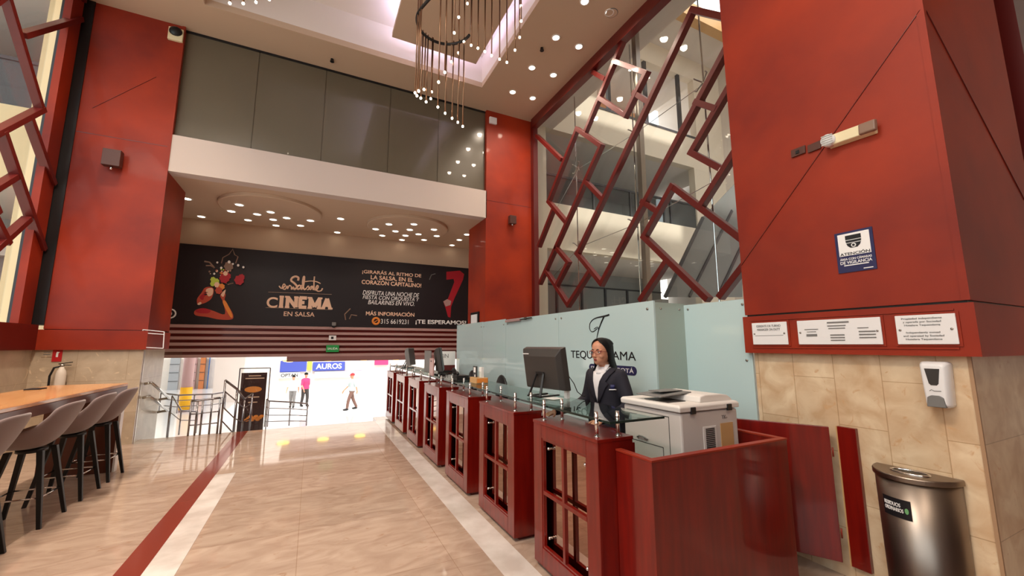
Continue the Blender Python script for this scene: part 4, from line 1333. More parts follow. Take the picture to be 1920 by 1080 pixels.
for cx, cy, r, m in ((460, 350, 48, 'reddance'), (490, 330, 34, 'reddance'), (615, 370, 46, 'reddance'), (640, 340, 30, 'reddance'), (340, 365, 26, 'lime'), (375, 385, 28, 'lime'), (335, 410, 24, 'lime'), (380, 420, 26, 'peach'),
                     (470, 300, 22, 'peach'), (505, 225, 44, 'brownlens'), (430, 440, 30, 'orange'), (400, 480, 34, 'skinprint'), (385, 185, 10, 'whiteprint'), (550, 200, 9, 'whiteprint'), (605, 215, 12, 'whiteprint'), (660, 235, 11, 'whiteprint'), (510, 180, 14, 'whiteprint')):
    blob([(cx + r * math.cos(2 * PI * k / 14) * (1 + .18 * (k % 2)), cy + r * math.sin(2 * PI * k / 14) * (1 + .18 * (k % 2))) for k in range(14)], m, 'printed_flower', .003)
mb = MB()
star = [(425, 190), (440, 130), (505, 95), (545, 40), (565, 100), (600, 120), (575, 190)]
mb.tube([bp(*zz(*p)) for p in star], .012, 5)
mb.tube([bp(*zz(*p)) for p in ((245, 170), (300, 180), (350, 240))], .02, 5)
mb.tube([bp(*zz(*p)) for p in ((260, 215), (310, 215), (345, 235))], .016, 5)
mb.tube([bp(*zz(*p)) for p in ((490, 415), (550, 400))], .012, 5)
mb.tube([bp(*zz(*p)) for p in ((1740, 790), (1730, 730), (1790, 670))], .016, 5)
mb.tube([bp(*zz(*p)) for p in ((1780, 780), (1800, 735), (1860, 745))], .014, 5)
mb.build('printed_plume', 'brownlens', bn)
# bent leg at the right end, ring mark at the left end
lp = lambda x, y: (640 + x * .14815, 480 + y * .14815)
MB().prism([bp(*lp(*p)) for p in ((1330, 200), (1500, 185), (1555, 230), (1540, 300), (1430, 540), (1390, 640), (1380, 780), (1350, 770), (1320, 660), (1290, 575), (1350, 540), (1430, 330), (1420, 290), (1330, 300))], (0, .003, 0)).build('printed_leg', 'reddance', bn)
MB().prism([bp(*lp(*p)) - Vector((0, .004, 0)) for p in ((1290, 575), (1340, 545), (1390, 570), (1380, 620), (1320, 640))], (0, .003, 0)).build('printed_shoe', 'pinkandsheen', bn)
MB().tube([bp(*lp(*p)) for p in ((1115, 300), (1140, 240), (1190, 225))], .012, 5).build('printed_curl', 'midgrey', bn)
c = bp(705, 602)
MB().tube([c + Vector((.085 * math.cos(2 * PI * k / 20), 0, .085 * math.sin(2 * PI * k / 20))) for k in range(20)], .03, 6, True).build('phone_bubble', 'orange', bn)
MB().bar(c + Vector((-.04, 0, -.03)), c + Vector((.04, 0, .03)), .02, .03, (0, 1, 0)).build('phone_bubble', 'orange', bn)
c = bp(319, 588)
MB().tube([c + Vector((.10 * math.cos(2 * PI * k / 20), 0, .10 * math.sin(2 * PI * k / 20))) for k in range(20)], .016, 6, True).build('ring_mark', 'whiteprint', bn)
MB().ellip(c, (.035, .01, .05), 10, 6).build('ring_mark', 'whiteprint', bn)

# roller shutter: dark red slats alternating with bright reflections painted as pale ones
sh = thing('roller_shutter', 'half lowered roller shutter over the entrance, reflections on its red slats painted pale pink', 'shutter', (.5, YN, 1.36))
z1, z0 = bz0 - .01, at_y(600, 668, YN).z
n = 6
step = (z1 - z0) / (n - .5)
for k in range(n):
    a = z1 - step * k
    B(-3.35, 4.55, YN - .05, YN + .02, a - step * .5, a).build('sheen_slat', 'pinkandsheen', sh, bevel=.006)
    if k < n - 1:
        B(-3.35, 4.55, YN - .005, YN + .02, a - step, a - step * .5).build('dark_slat', 'red_dark', sh)
sx = thing('exit_sign', 'small green exit sign hanging on the striped shutter', 'sign', at_y(623, 655, YN - .1))
p, q = at_y(612, 647, YN - .08), at_y(635, 660, YN - .08)
B(p.x, q.x, YN - .10, YN - .052, q.z, p.z).build('sign_plate', 'green', sx)
text('SALIDA', ((p.x + q.x) / 2, YN - .102, (p.z + q.z) / 2), (q.x - p.x) * .8, '-y', 'whiteprint', sx, bold=.01)
p, q = at_y(617, 629, YN - .08), at_y(630, 638, YN - .08)
sx = thing('shutter_plate', 'small white plate with dark mark on the striped shutter above the green exit sign', 'plate', (p.x, YN - .05, q.z))
B(p.x, q.x, YN - .10, YN - .052, q.z, p.z).build('plate', 'whiteplastic', sx)
B(p.x + .05, p.x + .11, YN - .103, YN - .10, q.z + .03, p.z - .03).build('dark_mark', 'ink', sx)
p = at_y(626, 608, YN - .06)
sx = thing('surveillance_camera', 'tiny camera device hanging at the lower edge of the black banner', 'camera', p)
B(p.x - .05, p.x + .05, YN - .14, YN - .052, p.z - .04, p.z + .05).build('camera_body', 'midgrey', sx, bevel=.006)
MB().ellip((p.x, YN - .10, p.z - .06), (.04, .04, .04), 12, 8).build('lens_dome', 'black', sx, True)


def downlight(loc, label, group, r=.07, power=0, spot=False):
    t = thing('recessed_downlight', label, 'ceiling light', loc, 0, group)
    x, y, z = loc
    MB().loft([[(x + q * math.cos(2 * PI * k / 20), y + q * math.sin(2 * PI * k / 20), zz_) for k in range(20)] for q, zz_ in ((r * 1.35, z), (r * 1.3, z - .012), (r, z - .012), (r * .95, z - .002))], cap=False).build('trim_ring', 'white', t, True)
    MB().cyl((x, y, z - .009), r * .97, .006, 20).build('lamp_disc', 'lampon', t)
    if power:
        l = bpy.data.lights.new('downlight_beam', 'SPOT'); l.energy = power; l.color = WARM; l.spot_size = math.radians(150); l.spot_blend = 1; l.shadow_soft_size = .06
        o = bpy.data.objects.new('downlight_beam', l); COL.objects.link(o); o.parent = t; o.location = (0, 0, -.03)
    return t


for i, y in enumerate((7.72, 6.80, 5.86, 4.95)):
    for x, nm in ((3.82, 'the row farther from the lattice'), (4.35, 'the row nearest the lattice')):
        downlight((x, y, ZC), 'round high ceiling downlight, %s from the far column in %s' % (ORD[i], nm), 'downlights in the high ceiling', .065, 90)
p = at_z(1147, 24, ZC)
o = thing('ceiling_speaker', 'round flush speaker grille in the high ceiling near the lattice', 'speaker', p)
MB().cyl(p - Vector((0, 0, .01)), .10, .012, 24).build('grille', 'ceiling', o)
MB().tube([p + Vector((.1 * math.cos(2 * PI * k / 24), .1 * math.sin(2 * PI * k / 24), -.006)) for k in range(24)], .006, 6, True).build('rim', 'midgrey', o, True)
for (px, py, zc, lab) in ((1016, 90, ZC, 'small sprinkler head in the high ceiling among the downlights'), (623, 111, ZC, 'small sprinkler head in the high ceiling above the dark glass')):
    p = at_z(px, py, zc)
    o = thing('sprinkler', lab, 'sprinkler', p)
    MB().cyl(p - Vector((0, 0, .05)), .012, .05, 10).build('pipe', 'brownmetal', o, True)
    MB().cyl(p - Vector((0, 0, .06)), .04, .01, 14).cyl(p - Vector((0, 0, .02)), .03, .02, 14).build('deflector', 'black', o)
Q1 = lambda x, y: (330 + x / 3.2, 320 + y / 3.2)
lights = {'left': [(380, 203), (327, 242), (487, 260), (568, 247), (432, 295), (583, 292), (600, 327), (664, 282), (807, 298), (747, 328)],
          'right': [(1198, 349), (1278, 320), (1428, 320), (1238, 388), (1317, 362), (1403, 353), (1377, 388), (1356, 414), (1455, 380), (1488, 414), (1548, 352), (1567, 391)],
          'loose': [(66, 167), (152, 274), (988, 287), (968, 369), (1745, 382), (1700, 414), (1656, 446)]}
for key, l in lights.items():
    l = sorted(l)
    for i, p in enumerate(l):
        z = LZ - (.07 if key != 'loose' else 0)
        w = at_z(*Q1(*p), z)
        w.y = min(w.y, YB - .12)
        if key != 'loose':
            c = MED[0 if key == 'left' else 1]
            v = Vector((w.x - c[0], w.y - c[1]))
            if v.length > c[2] + .02:
                z = LZ; w = at_z(*Q1(*p), z); w.y = min(w.y, YB - .12)
            elif v.length > c[2] - .12:
                v *= (c[2] - .12) / v.length; w.x, w.y = c[0] + v.x, c[1] + v.y
        nm = {'left': 'lit downlight in the round medallion above the dancer, %s from its left' % ORD[i],
              'right': 'lit downlight in the round medallion near the partition, %s from its left' % ORD[i],
              'loose': 'lit downlight outside the round entrance medallions, %s from the left column' % ORD[i]}[key]
        downlight((w.x, w.y, z), nm, 'downlights of the entrance ceiling', .075, 22 if w.y < YB - .75 and i % 2 == 0 else 0)

# ---------------------------------------------------------------- chandeliers
def chandelier(label, loc):
    return thing('chandelier', label, 'chandelier', loc)


RC, RR, RZ = Vector((1.527, 5.42)), .414, 6.4
ch = chandelier('large spiral chandelier of thin brass rods with tiny bulbs on a black curved track', (RC.x, RC.y, RZ))
a0, a1 = None, None
angs = [math.atan2(v.y - RC.y, v.x - RC.x) for v in (at_z(878, 65, RZ), at_z(782, 42, RZ))]
tr = []
A0 = angs[0]
R2, C2, Z2 = .80, Vector((1.90, 4.55)), 7.12
for k in range(111):
    a = A0 + 2 * PI * 1.75 * k / 110
    u = min(1, max(0, (k / 110 - .30) / .3)); u = u * u * (3 - 2 * u)
    c_ = RC.lerp(C2, u); r_ = RR + (R2 - RR) * u
    tr.append((c_.x + r_ * math.cos(a), c_.y + r_ * math.sin(a), RZ + (Z2 - RZ) * u))
MB().tube(tr, .022, 10).build('curved_track', 'black', ch, True)
mb = MB()
for x, y, z in ((RC.x + RR, RC.y, RZ + .02), (RC.x - RR, RC.y, RZ + .02), (C2.x + R2, C2.y, Z2), (C2.x, C2.y - R2, Z2), (C2.x - R2, C2.y, Z2)):
    mb.tube([(x, y, z), (x, y, 7.5)], .004, 6)
mb.build('suspension_wire', 'steel', ch)
MB().cyl((1.75, 5.4, 7.44), .28, .06, 28).build('ceiling_rose', 'black', ch, True)


def on_ring(px, py, c, R, far):
    d = ray(px, py); dx, dy = d.x, d.y
    A = dx * dx + dy * dy; Bq = -2 * (dx * c.x + dy * c.y); Cq = c.x ** 2 + c.y ** 2 - R * R
    D = Bq * Bq - 4 * A * Cq
    t = (-Bq + (1 if far else -1) * math.sqrt(max(D, 0))) / (2 * A)
    return Vector((dx * t, dy * t, EYE + d.z * t))


q2 = lambda x, y: (640 + x / 3, y / 3)
g1far = [(447, 552), (465, 503), (477, 573), (503, 555), (543, 602), (584, 637), (623, 665), (655, 688), (683, 711), (508, 517)]
g1near = [(415, 522), (425, 538), (435, 512), (547, 462), (582, 407), (618, 347), (658, 297), (690, 235), (709, 20), (660, 97), (635, 185)]
g2 = [(730, 255), (768, 271), (807, 290), (845, 312), (890, 333), (931, 351), (977, 282), (1003, 210), (1012, 118), (1010, 33)]


def pendant(parent, p, ztop):
    MB().tube([(p.x, p.y, p.z + .02), (p.x, p.y, ztop)], .011, 8).build('pendant_rod', 'brass', parent, True)
    MB().ellip(p, (.018, .018, .02), 8, 6).build('bulb', 'bulb', parent, True)


M['brass'] = mat('dark_brass', S(150, 116, 92), .3, 1)
for p in g1far:
    w = on_ring(*q2(*p), RC, RR, True); pendant(ch, w, RZ + .05)
for p in g1near:
    w = on_ring(*q2(*p), RC, RR, p[0] > 600 and p[1] > 200)
    pendant(ch, w, 7.5)
for p in g2:
    w = on_ring(*q2(*p), C2, R2, True); pendant(ch, w, Z2)
ch2 = chandelier('small cluster of pendant bulbs under the ceiling tray, cut off by the picture top', (-.9, 5.9, 7.0))
MB().tube([(-.9 + .5 * math.cos(2 * PI * k / 40), 5.9 + .5 * math.sin(2 * PI * k / 40), 7.35) for k in range(40)], .022, 10, True).build('curved_track', 'black', ch2, True)
mb = MB()
for k in range(3):
    a = 2 * PI * k / 3
    mb.tube([(-.9 + .5 * math.cos(a), 5.9 + .5 * math.sin(a), 7.35), (-.9 + .5 * math.cos(a), 5.9 + .5 * math.sin(a), 8.1)], .005, 6)
mb.build('suspension_wire', 'steel', ch2)
for p in ((431, 6), (456, 6.5), (480, 4), (505, -1)):
    w = at_y(*p, 6.0 + .2 * math.sin(p[0])); pendant(ch2, w, 7.36)

# ================================================================ OUTSIDE THE ENTRANCE
ZO = -1.5
struct(B(-40, 40, 9.02, 60, ZO - .2, ZO).build('ground_plaza', 'plaza'))
struct(B(-1.9, 1.30, 9.02, 9.05, ZO, -.002).build('wall_step', 'stone_y'))
struct(B(1.30, 4.7, 9.45, 9.5, ZO, -.002).build('wall_step', 'stone_y'))
cn = struct(B(-.55, 6.0, YB + .25, 13.6, 1.13, 1.3).build('ceiling_canopy', 'pinkandsheen'))
for i, (px, lab) in enumerate(((548, 'first from the poster'), (612, 'second from the poster'), (676, 'third from the poster'), (738, 'behind the far monitor'))):
    p = at_z(px, 672, 1.13); p.y = min(p.y, 13.2)
    t = thing('canopy_light', 'round yellow lamp under the canopy outside the shutter, ' + lab, 'ceiling light', (p.x, p.y, 1.13), 0, 'yellow lamps under the canopy')
    MB().ellip((p.x, p.y, 1.125), (.17, .17, .045), 18, 8).build('lamp_lens', 'yellowlamp', t, True)
    MB().cyl((p.x, p.y, 1.115), .19, .016, 20).build('lamp_rim', 'white', t, True)

# far shopfronts across the plaza
YW = 27.0
fw = struct(B(-4.6, 34, YW, YW + 1, ZO, 9).build('wall_shopfront', 'white'))
def far_sign(label, x0, x1, y0, y1, m, txt=None, tm='whiteprint', Y=YW - .15):
    p, q = at_y(x0, y0, Y), at_y(x1, y1, Y)
    t = thing('shop_sign', label, 'sign', ((p.x + q.x) / 2, Y, q.z))
    B(p.x, q.x, Y, Y + .13, q.z, p.z).build('sign_board', m, t)
    if txt:
        text(txt, ((p.x + q.x) / 2, Y - .01, (p.z + q.z) / 2), (q.x - p.x) * .8, '-y', tm, t, bold=.02)
    return t


far_sign('blue shop sign across the plaza right of the poster stand', 526, 574, 677, 696.5, 'shopblue')
far_sign('pale shop sign with dark letters across the plaza under the blue sign', 523, 562, 699, 708, 'paper', 'OPTAN', 'ink')
far_sign('blue shop sign with white letters across the plaza above the pedestrians', 587, 646, 679, 694, 'shopblue', 'AUROS')
far_sign('narrow lime shop sign between the two blue signs', 577, 584, 678, 694, 'lime')
far_sign('pale lilac banner under the lettered blue shop sign', 590, 678, 697, 706, mat('lilac', S(200, 190, 220), .5))
far_sign('white sign crowded with small print beside the lettered blue sign', 648, 680, 677, 694, 'paper')
far_sign('pink shop sign across the plaza beside the counter end', 703, 728, 675, 684, 'pink')

# arcade on the left of the plaza
YA2 = 36.0
ar = struct(B(-26, -5.2, YA2 + .3, YA2 + .6, ZO, 6).build('wall_arcade', 'white'))
for i, (x0, x1, m, lab) in enumerate(((358, 372, 'pinkandsheen', 'pink shelf of goods in the arcade behind the stair railing'), (372, 388, 'shoporange', 'orange shelf of goods in the arcade beside the blue door'), (388, 396, 'shopcyan', 'bright blue door in the arcade'),
                                      (412, 432, 'grey', 'grey shutter in the arcade left of the poster'), (448, 460, 'lime', 'lime poster in the arcade behind the poster stand'), (315, 340, 'plazagrey', 'grey display window in the arcade at the far left'))):
    p, q = at_y(x0, 668, YA2), at_y(x1, 702 if m != 'shopcyan' else 697, YA2)
    q.z = ZO; p.x += .16; q.x -= .16
    t = thing('shop_display', lab, 'shop display', ((p.x + q.x) / 2, YA2, q.z))
    B(p.x, q.x, YA2, YA2 + .25, q.z, p.z + .5).build('display_case', m, t)
    mb = MB()
    for k in range(3):
        z = q.z + (p.z - q.z) * (k + 1) / 4
        mb.box(p.x, q.x, YA2 - .03, YA2, z, z + .03)
    mb.build('shelf_line', 'greydark', t)
for i, (px, Y, yb, lab, ye) in enumerate(((345, None, 772, 'pale round arcade column with yellow painted foot', True), (404, None, 742, 'slim pale arcade column behind the railing', False), (436, None, 732, 'pale arcade column left of the poster', False))):
    p = at_z(px, yb, ZO); Y = p.y
    t = thing('arcade_column', lab, 'column', (p.x, Y, ZO))
    r = .22 if i == 0 else .16
    MB().cyl((p.x, Y, ZO), r, 5.5, 20).build('shaft', 'pinkandsheen' if i == 0 else 'white', t, True)
    if ye:
        z1 = at_y(345, 726, Y).z
        MB().cyl((p.x, Y, ZO + .1), r + .012, z1 - ZO - .1, 20).build('painted_foot', 'yellowpaint', t, True)
struct(B(-16, -3.0, 12.0, 34, 3.4, 3.6).build('ceiling_arcade', 'white'))


def railing(label, posts, y_top, mids, r=.015):
    """posts: (x, y, z0, z1) in order; rails join their tops and the listed height fractions"""
    c = sum((Vector(p[:3]) for p in posts), Vector()) / len(posts)
    t = thing('stair_railing', label, 'railing', c)
    for p in posts:
        MB().cyl((p[0], p[1], p[2]), r, p[3] - p[2], 10).build('post', 'railsteel', t, True)
    for f in [1.0] + mids:
        MB().tube([(p[0], p[1], p[2] + (p[3] - p[2]) * f) for p in posts], r * (1.25 if f == 1 else .7), 10).build('handrail' if f == 1 else 'rail', 'railsteel', t, True)
    return t


def posts_px(lst, Y):
    out = []
    for (x, yt, yb_) in lst:
        a, b = at_y(x, yt, Y), at_y(x, yb_, Y)
        out.append((a.x, Y, b.z, a.z))
    return out


N1 = at_z(412, 820, 0)
railing('chrome guard railing with vertical balusters along the stair edge left of the poster',
        [(at_y(x, 800, 9.0).x, 9.0, 0, at_y(x, yt, 9.0).z) for x, yt in ((354, 752), (366, 752), (376, 750), (393, 748), (408, 746))], 0, [.62, .3])
railing('tall chrome newel railing descending the entrance stair beside the poster',
        [(at_y(417, 770, 8.95).x, 8.95, 0, at_y(423, 713, 8.95).z), (at_y(440, 780, 9.15).x, 9.15, -.3, at_y(440, 730, 9.15).z), (at_y(456, 780, 9.3).x, 9.3, -.3, at_y(456, 748, 9.3).z), (at_y(470, 780, 9.36).x, 9.36, -.3, at_y(470, 737, 9.36).z)], 0, [.8, .5, .25], .016)
railing('long low railing across the plaza behind the guard railing', posts_px([(302, 737, 772), (335, 741, 775), (365, 740, 772), (398, 739, 770), (424, 735, 766)], 13.0), 0, [.7, .35])
railing('stepped railing at the ramp right of the poster stand', posts_px([(500, 748, 800), (505, 752, 800), (545, 754, 798), (577, 757, 798)], 12.0), 0, [.72, .45, .2])
railing('short railing beyond the glass side panel near the left column', posts_px([(318, 770, 822), (323, 742, 820), (340, 770, 815), (371, 772, 812)], 11.5), 0, [.6])
# stair mass going down
stp = struct(MB().prism([(-1.9, 9.05, -.02), (-1.9, 9.05, ZO), (-1.9, 11.6, ZO)], (1.35, 0, 0)).build('ground_stair', 'plazagrey'))
mb = MB()
for k in range(6):
    mb.box(-1.9, -.55, 9.05 + .34 * k, 9.05 + .34 * (k + 1), -.25 * (k + 1), -.25 * (k + 1) + .04)
mb.build('tread', 'red_dark', stp)
# glass side panel next to the left column, with two short handrails
o = thing('glass_balustrade', 'clear glass side panel with white edges beside the left stone base', 'balustrade', (-2.2, 8.75, 0))
B(-2.44, -1.95, 8.66, 8.672, .0, 1.46).build('glass_pane', 'glass', o)
mb = MB()
p = at_y(268, 618, 8.63); q = at_y(307, 653, 8.63)
for a, b in (((268, 618), (308, 622)), ((267, 624), (307, 627)), ((266, 651), (306, 653)), ((268, 618), (265, 652)), ((308, 622), (306, 653))):
    mb.bar(at_y(*a, 8.63), at_y(*b, 8.63), .012, .012)
mb.build('white_trim', 'whiteplastic', o)
B(-2.446, -2.436, 8.655, 8.68, 0, 1.46).build('edge_profile', 'steel', o)
o = thing('wall_handrail', 'pair of short chrome handrails on the stone base behind the last stool', 'handrail', (-2.4, 8.9, .6))
for a, b in (((268, 721), (299, 738)), ((262, 749), (296, 767))):
    p, q = at_x(a[0], a[1], -2.36), at_y(b[0], b[1], 9.6)
    MB().tube([Vector((-2.45, 8.85, p.z - .02)), Vector((-2.36, 8.85, p.z)), Vector((-2.30, 9.7, p.z - .35)), Vector((-2.45, 9.7, p.z - .37))], .022, 10).build('handrail', 'chrome', o, True)
# poster stand in a glass frame
G1 = at_y(500, 780, 9.75); zt = at_y(503, 690, 9.75).z; GB = -.30
G1.z = 0
struct(B(-1.5, -.4, 9.5, 10.1, ZO, GB).build('floor_landing', 'floor_red'))
o = thing('poster_stand', 'brown menu poster in a glass frame stand at the head of the entrance stair', 'poster stand', (G1.x - .3, G1.y, GB))
G0 = Vector((at_y(442, 780, 9.8).x, 9.8, 0))
dx = (G1 - G0).normalized(); nn = Vector((-dx.y, dx.x, 0))
mb = MB()
for a, b in (((G0, GB), (G0, zt)), ((G1, GB), (G1, zt)), ((G0, zt), (G1, zt)), ((G0, GB + .012), (G1, GB + .012))):
    mb.bar(a[0] + Vector((0, 0, a[1])), b[0] + Vector((0, 0, b[1])), .018, .018)
mb.build('frame', 'railsteel', o)
MB().hexa([v + Vector((0, 0, GB)) for v in (G0, G1, G1 + nn * .008, G0 + nn * .008)], [v + Vector((0, 0, zt)) for v in (G0, G1, G1 + nn * .008, G0 + nn * .008)]).build('glass_pane', 'glass', o)
pp = lambda u, z, off: G0.lerp(G1, u) + Vector((0, 0, z)) + nn * off
MB().hexa([pp(.06, GB + .1, .012), pp(.9, GB + .1, .012), pp(.9, GB + .1, .022), pp(.06, GB + .1, .022)], [pp(.06, zt - .09, .012), pp(.9, zt - .09, .012), pp(.9, zt - .09, .022), pp(.06, zt - .09, .022)]).build('poster', mat('brown_poster', S(60, 24, 22), .5), o)
ell = [pp(.48, zt - .42, .0095) + dx * .15 * math.cos(2 * PI * k / 20) + Vector((0, 0, .06 * math.sin(2 * PI * k / 20))) for k in range(20)]
MB().prism(ell, nn * .002).build('printed_oval', 'orange', o)
mb = MB()
for u0, u1, z in ((.3, .7, zt - .16), (.2, .82, zt - .21), (.3, .7, zt - .58), (.35, .65, zt - .68)):
    mb.hexa([pp(u0, z, .0095), pp(u1, z, .0095), pp(u1, z, .0115), pp(u0, z, .0115)], [pp(u0, z + .018, .0095), pp(u1, z + .018, .0095), pp(u1, z + .018, .0115), pp(u0, z + .018, .0115)])
mb.build('printed_line', 'peach', o)
mb = MB()
for k in range(9):
    c = pp(.35 + .06 * k, .08 + .03 * ((k * 7) % 3), .009)
    mb.ellip(c, (.045, .003, .03), 10, 6)
mb.build('printed_food', 'orange', o, True)

# ================================================================ PEOPLE
def fuse(mb, name, m, parent, voxel=.006, smooth=4):
    """weld overlapping shapes into one continuous skin"""
    o = mb.build(name, m, parent, local=True)
    md = o.modifiers.new('r', 'REMESH'); md.mode = 'VOXEL'; md.voxel_size = voxel
    md = o.modifiers.new('s', 'SMOOTH'); md.iterations = smooth; md.factor = .5
    dg = bpy.context.evaluated_depsgraph_get()
    me = bpy.data.meshes.new_from_object(o.evaluated_get(dg))
    o.modifiers.clear(); old = o.data; o.data = me; bpy.data.meshes.remove(old)
    me.name = name
    me.materials.clear(); me.materials.append(M[m])
    for p in me.polygons:
        p.use_smooth = True
    return o


def ering(cx, cy, z, rf, rb, ry, n=28, p=2.3):
    r = []
    for k in range(n):
        a = 2 * PI * k / n
        c, s_ = math.cos(a), math.sin(a)
        x = math.copysign(abs(c) ** (2 / p), c) * (rf if c > 0 else rb)
        y = math.copysign(abs(s_) ** (2 / p), s_) * ry
        r.append(Vector((cx + x, cy + y, z)))
    return r


def limb(mb, pts, rad, n=14):
    """smooth tapering limb through joints"""
    P_ = [Vector(p) for p in pts]; out, rr = [], []
    for i in range(len(P_) - 1):
        p0, p1, p2, p3 = P_[max(i - 1, 0)], P_[i], P_[i + 1], P_[min(i + 2, len(P_) - 1)]
        for k in range(6):
            t = k / 6
            out.append(.5 * ((2 * p1) + (p2 - p0) * t + (2 * p0 - 5 * p1 + 4 * p2 - p3) * t * t + (3 * p1 - p0 - 3 * p2 + p3) * t ** 3))
            rr.append(rad[i] + (rad[i + 1] - rad[i]) * t)
    out.append(P_[-1]); rr.append(rad[-1])
    mb.tube(out, rr, n)
    mb.ellip(out[0], (rr[0],) * 3, 12, 8); mb.ellip(out[-1], (rr[-1],) * 3, 12, 8)


def hand(mb, w, d, up, side, curl=.5, spread=.1):
    """palm and five fingers: w wrist, d finger direction, up back-of-hand normal, side = +1 thumb on the left of d"""
    d = Vector(d).normalized(); up = Vector(up); up = (up - d * up.dot(d)).normalized()
    s = up.cross(d) * side; w = Vector(w)
    R = Matrix((d, s, up)).transposed()
    mb.ellip(w + d * .045, (.052, .040, .016), 14, 8, R)
    mb.ellip(w + d * .005, (.03, .026, .02), 12, 8, R)
    for k, (o_, L) in enumerate(((.028, .068), (.010, .078), (-.009, .072), (-.027, .055))):
        b = w + d * (.080 - .006 * abs(k - 1)) + s * o_
        pts = [b - d * .02]; dirv = d + s * (spread * (1.2 - k * .8)); dirv.normalize()
        p = b; ang = .15
        for j, f in enumerate((.45, .32, .23)):
            dd = dirv * math.cos(ang) - up * math.sin(ang)
            p = p + dd * L * f; pts.append(p.copy()); ang += curl * (.6 + .25 * j)
        mb.tube([pts[0], b] + pts[1:], [.0088, .0088, .0082, .0074, .0062], 10)
        mb.ellip(pts[-1], (.0062,) * 3, 8, 6)
    t0 = w + d * .022 + s * .030
    t1 = t0 + (d * .6 + s * .8 - up * .15).normalized() * .036
    t2 = t1 + (d * .9 + s * .3 - up * .25).normalized() * .030
    mb.tube([t0 - s * .015, t0, t1, t2], [.012, .0115, .0098, .0075], 10); mb.ellip(t2, (.0075,) * 3, 8, 6)


TORSO = [(.80, .115, .125, .185), (.88, .115, .12, .182), (.98, .105, .10, .152), (1.06, .112, .102, .156), (1.15, .128, .108, .172), (1.23, .122, .110, .182), (1.285, .098, .10, .184), (1.32, .07, .085, .150), (1.345, .055, .068, .085)]


def torso_pt(a, z, off=0):
    """point on the torso surface: a = angle from straight ahead, towards the left"""
    for i in range(len(TORSO) - 1):
        if TORSO[i][0] <= z <= TORSO[i + 1][0]:
            t = (z - TORSO[i][0]) / (TORSO[i + 1][0] - TORSO[i][0])
            rf, rb, ry = [TORSO[i][j] + (TORSO[i + 1][j] - TORSO[i][j]) * t for j in (1, 2, 3)]
            c, s_ = math.cos(a), math.sin(a); p = 2.3
            x = math.copysign(abs(c) ** (2 / p), c) * ((rf if c > 0 else rb) + off)
            y = math.copysign(abs(s_) ** (2 / p), s_) * (ry + off)
            return Vector((x, y, z))


HEAD = [(0.0, .070, -.03, .020), (.012, .082, .0, .036), (.032, .086, .045, .050), (.055, .085, .078, .058), (.08, .086, .090, .063), (.105, .086, .096, .067), (.135, .089, .10, .070), (.16, .085, .099, .069), (.185, .068, .085, .060), (.203, .042, .055, .040), (.213, .012, .015, .012)]


def head_shape(mb, hx, hz):
    mb.loft([ering(hx, 0, hz + z, f, b, y, 28, 2.15) for z, f, b, y in HEAD])
    # nose, brow, cheeks, lips, ears
    mb.loft([ering(hx + .080, 0, hz + .062, .026, .02, .0155, 12, 2), ering(hx + .080, 0, hz + .070, .030, .02, .014, 12, 2), ering(hx + .080, 0, hz + .088, .019, .02, .009, 12, 2), ering(hx + .078, 0, hz + .112, .010, .02, .007, 12, 2)])
    for s in (-1, 1):
        mb.ellip((hx + .074, s * .030, hz + .118), (.016, .026, .007), 10, 8)
        mb.ellip((hx + .050, s * .036, hz + .070), (.026, .022, .022), 10, 8)
        mb.ellip((hx - .005, s * .070, hz + .088), (.017, .008, .030), 10, 8)
    mb.ellip((hx + .080, 0, hz + .046), (.012, .021, .0055), 12, 6)
    mb.ellip((hx + .079, 0, hz + .036), (.012, .019, .006), 12, 6)


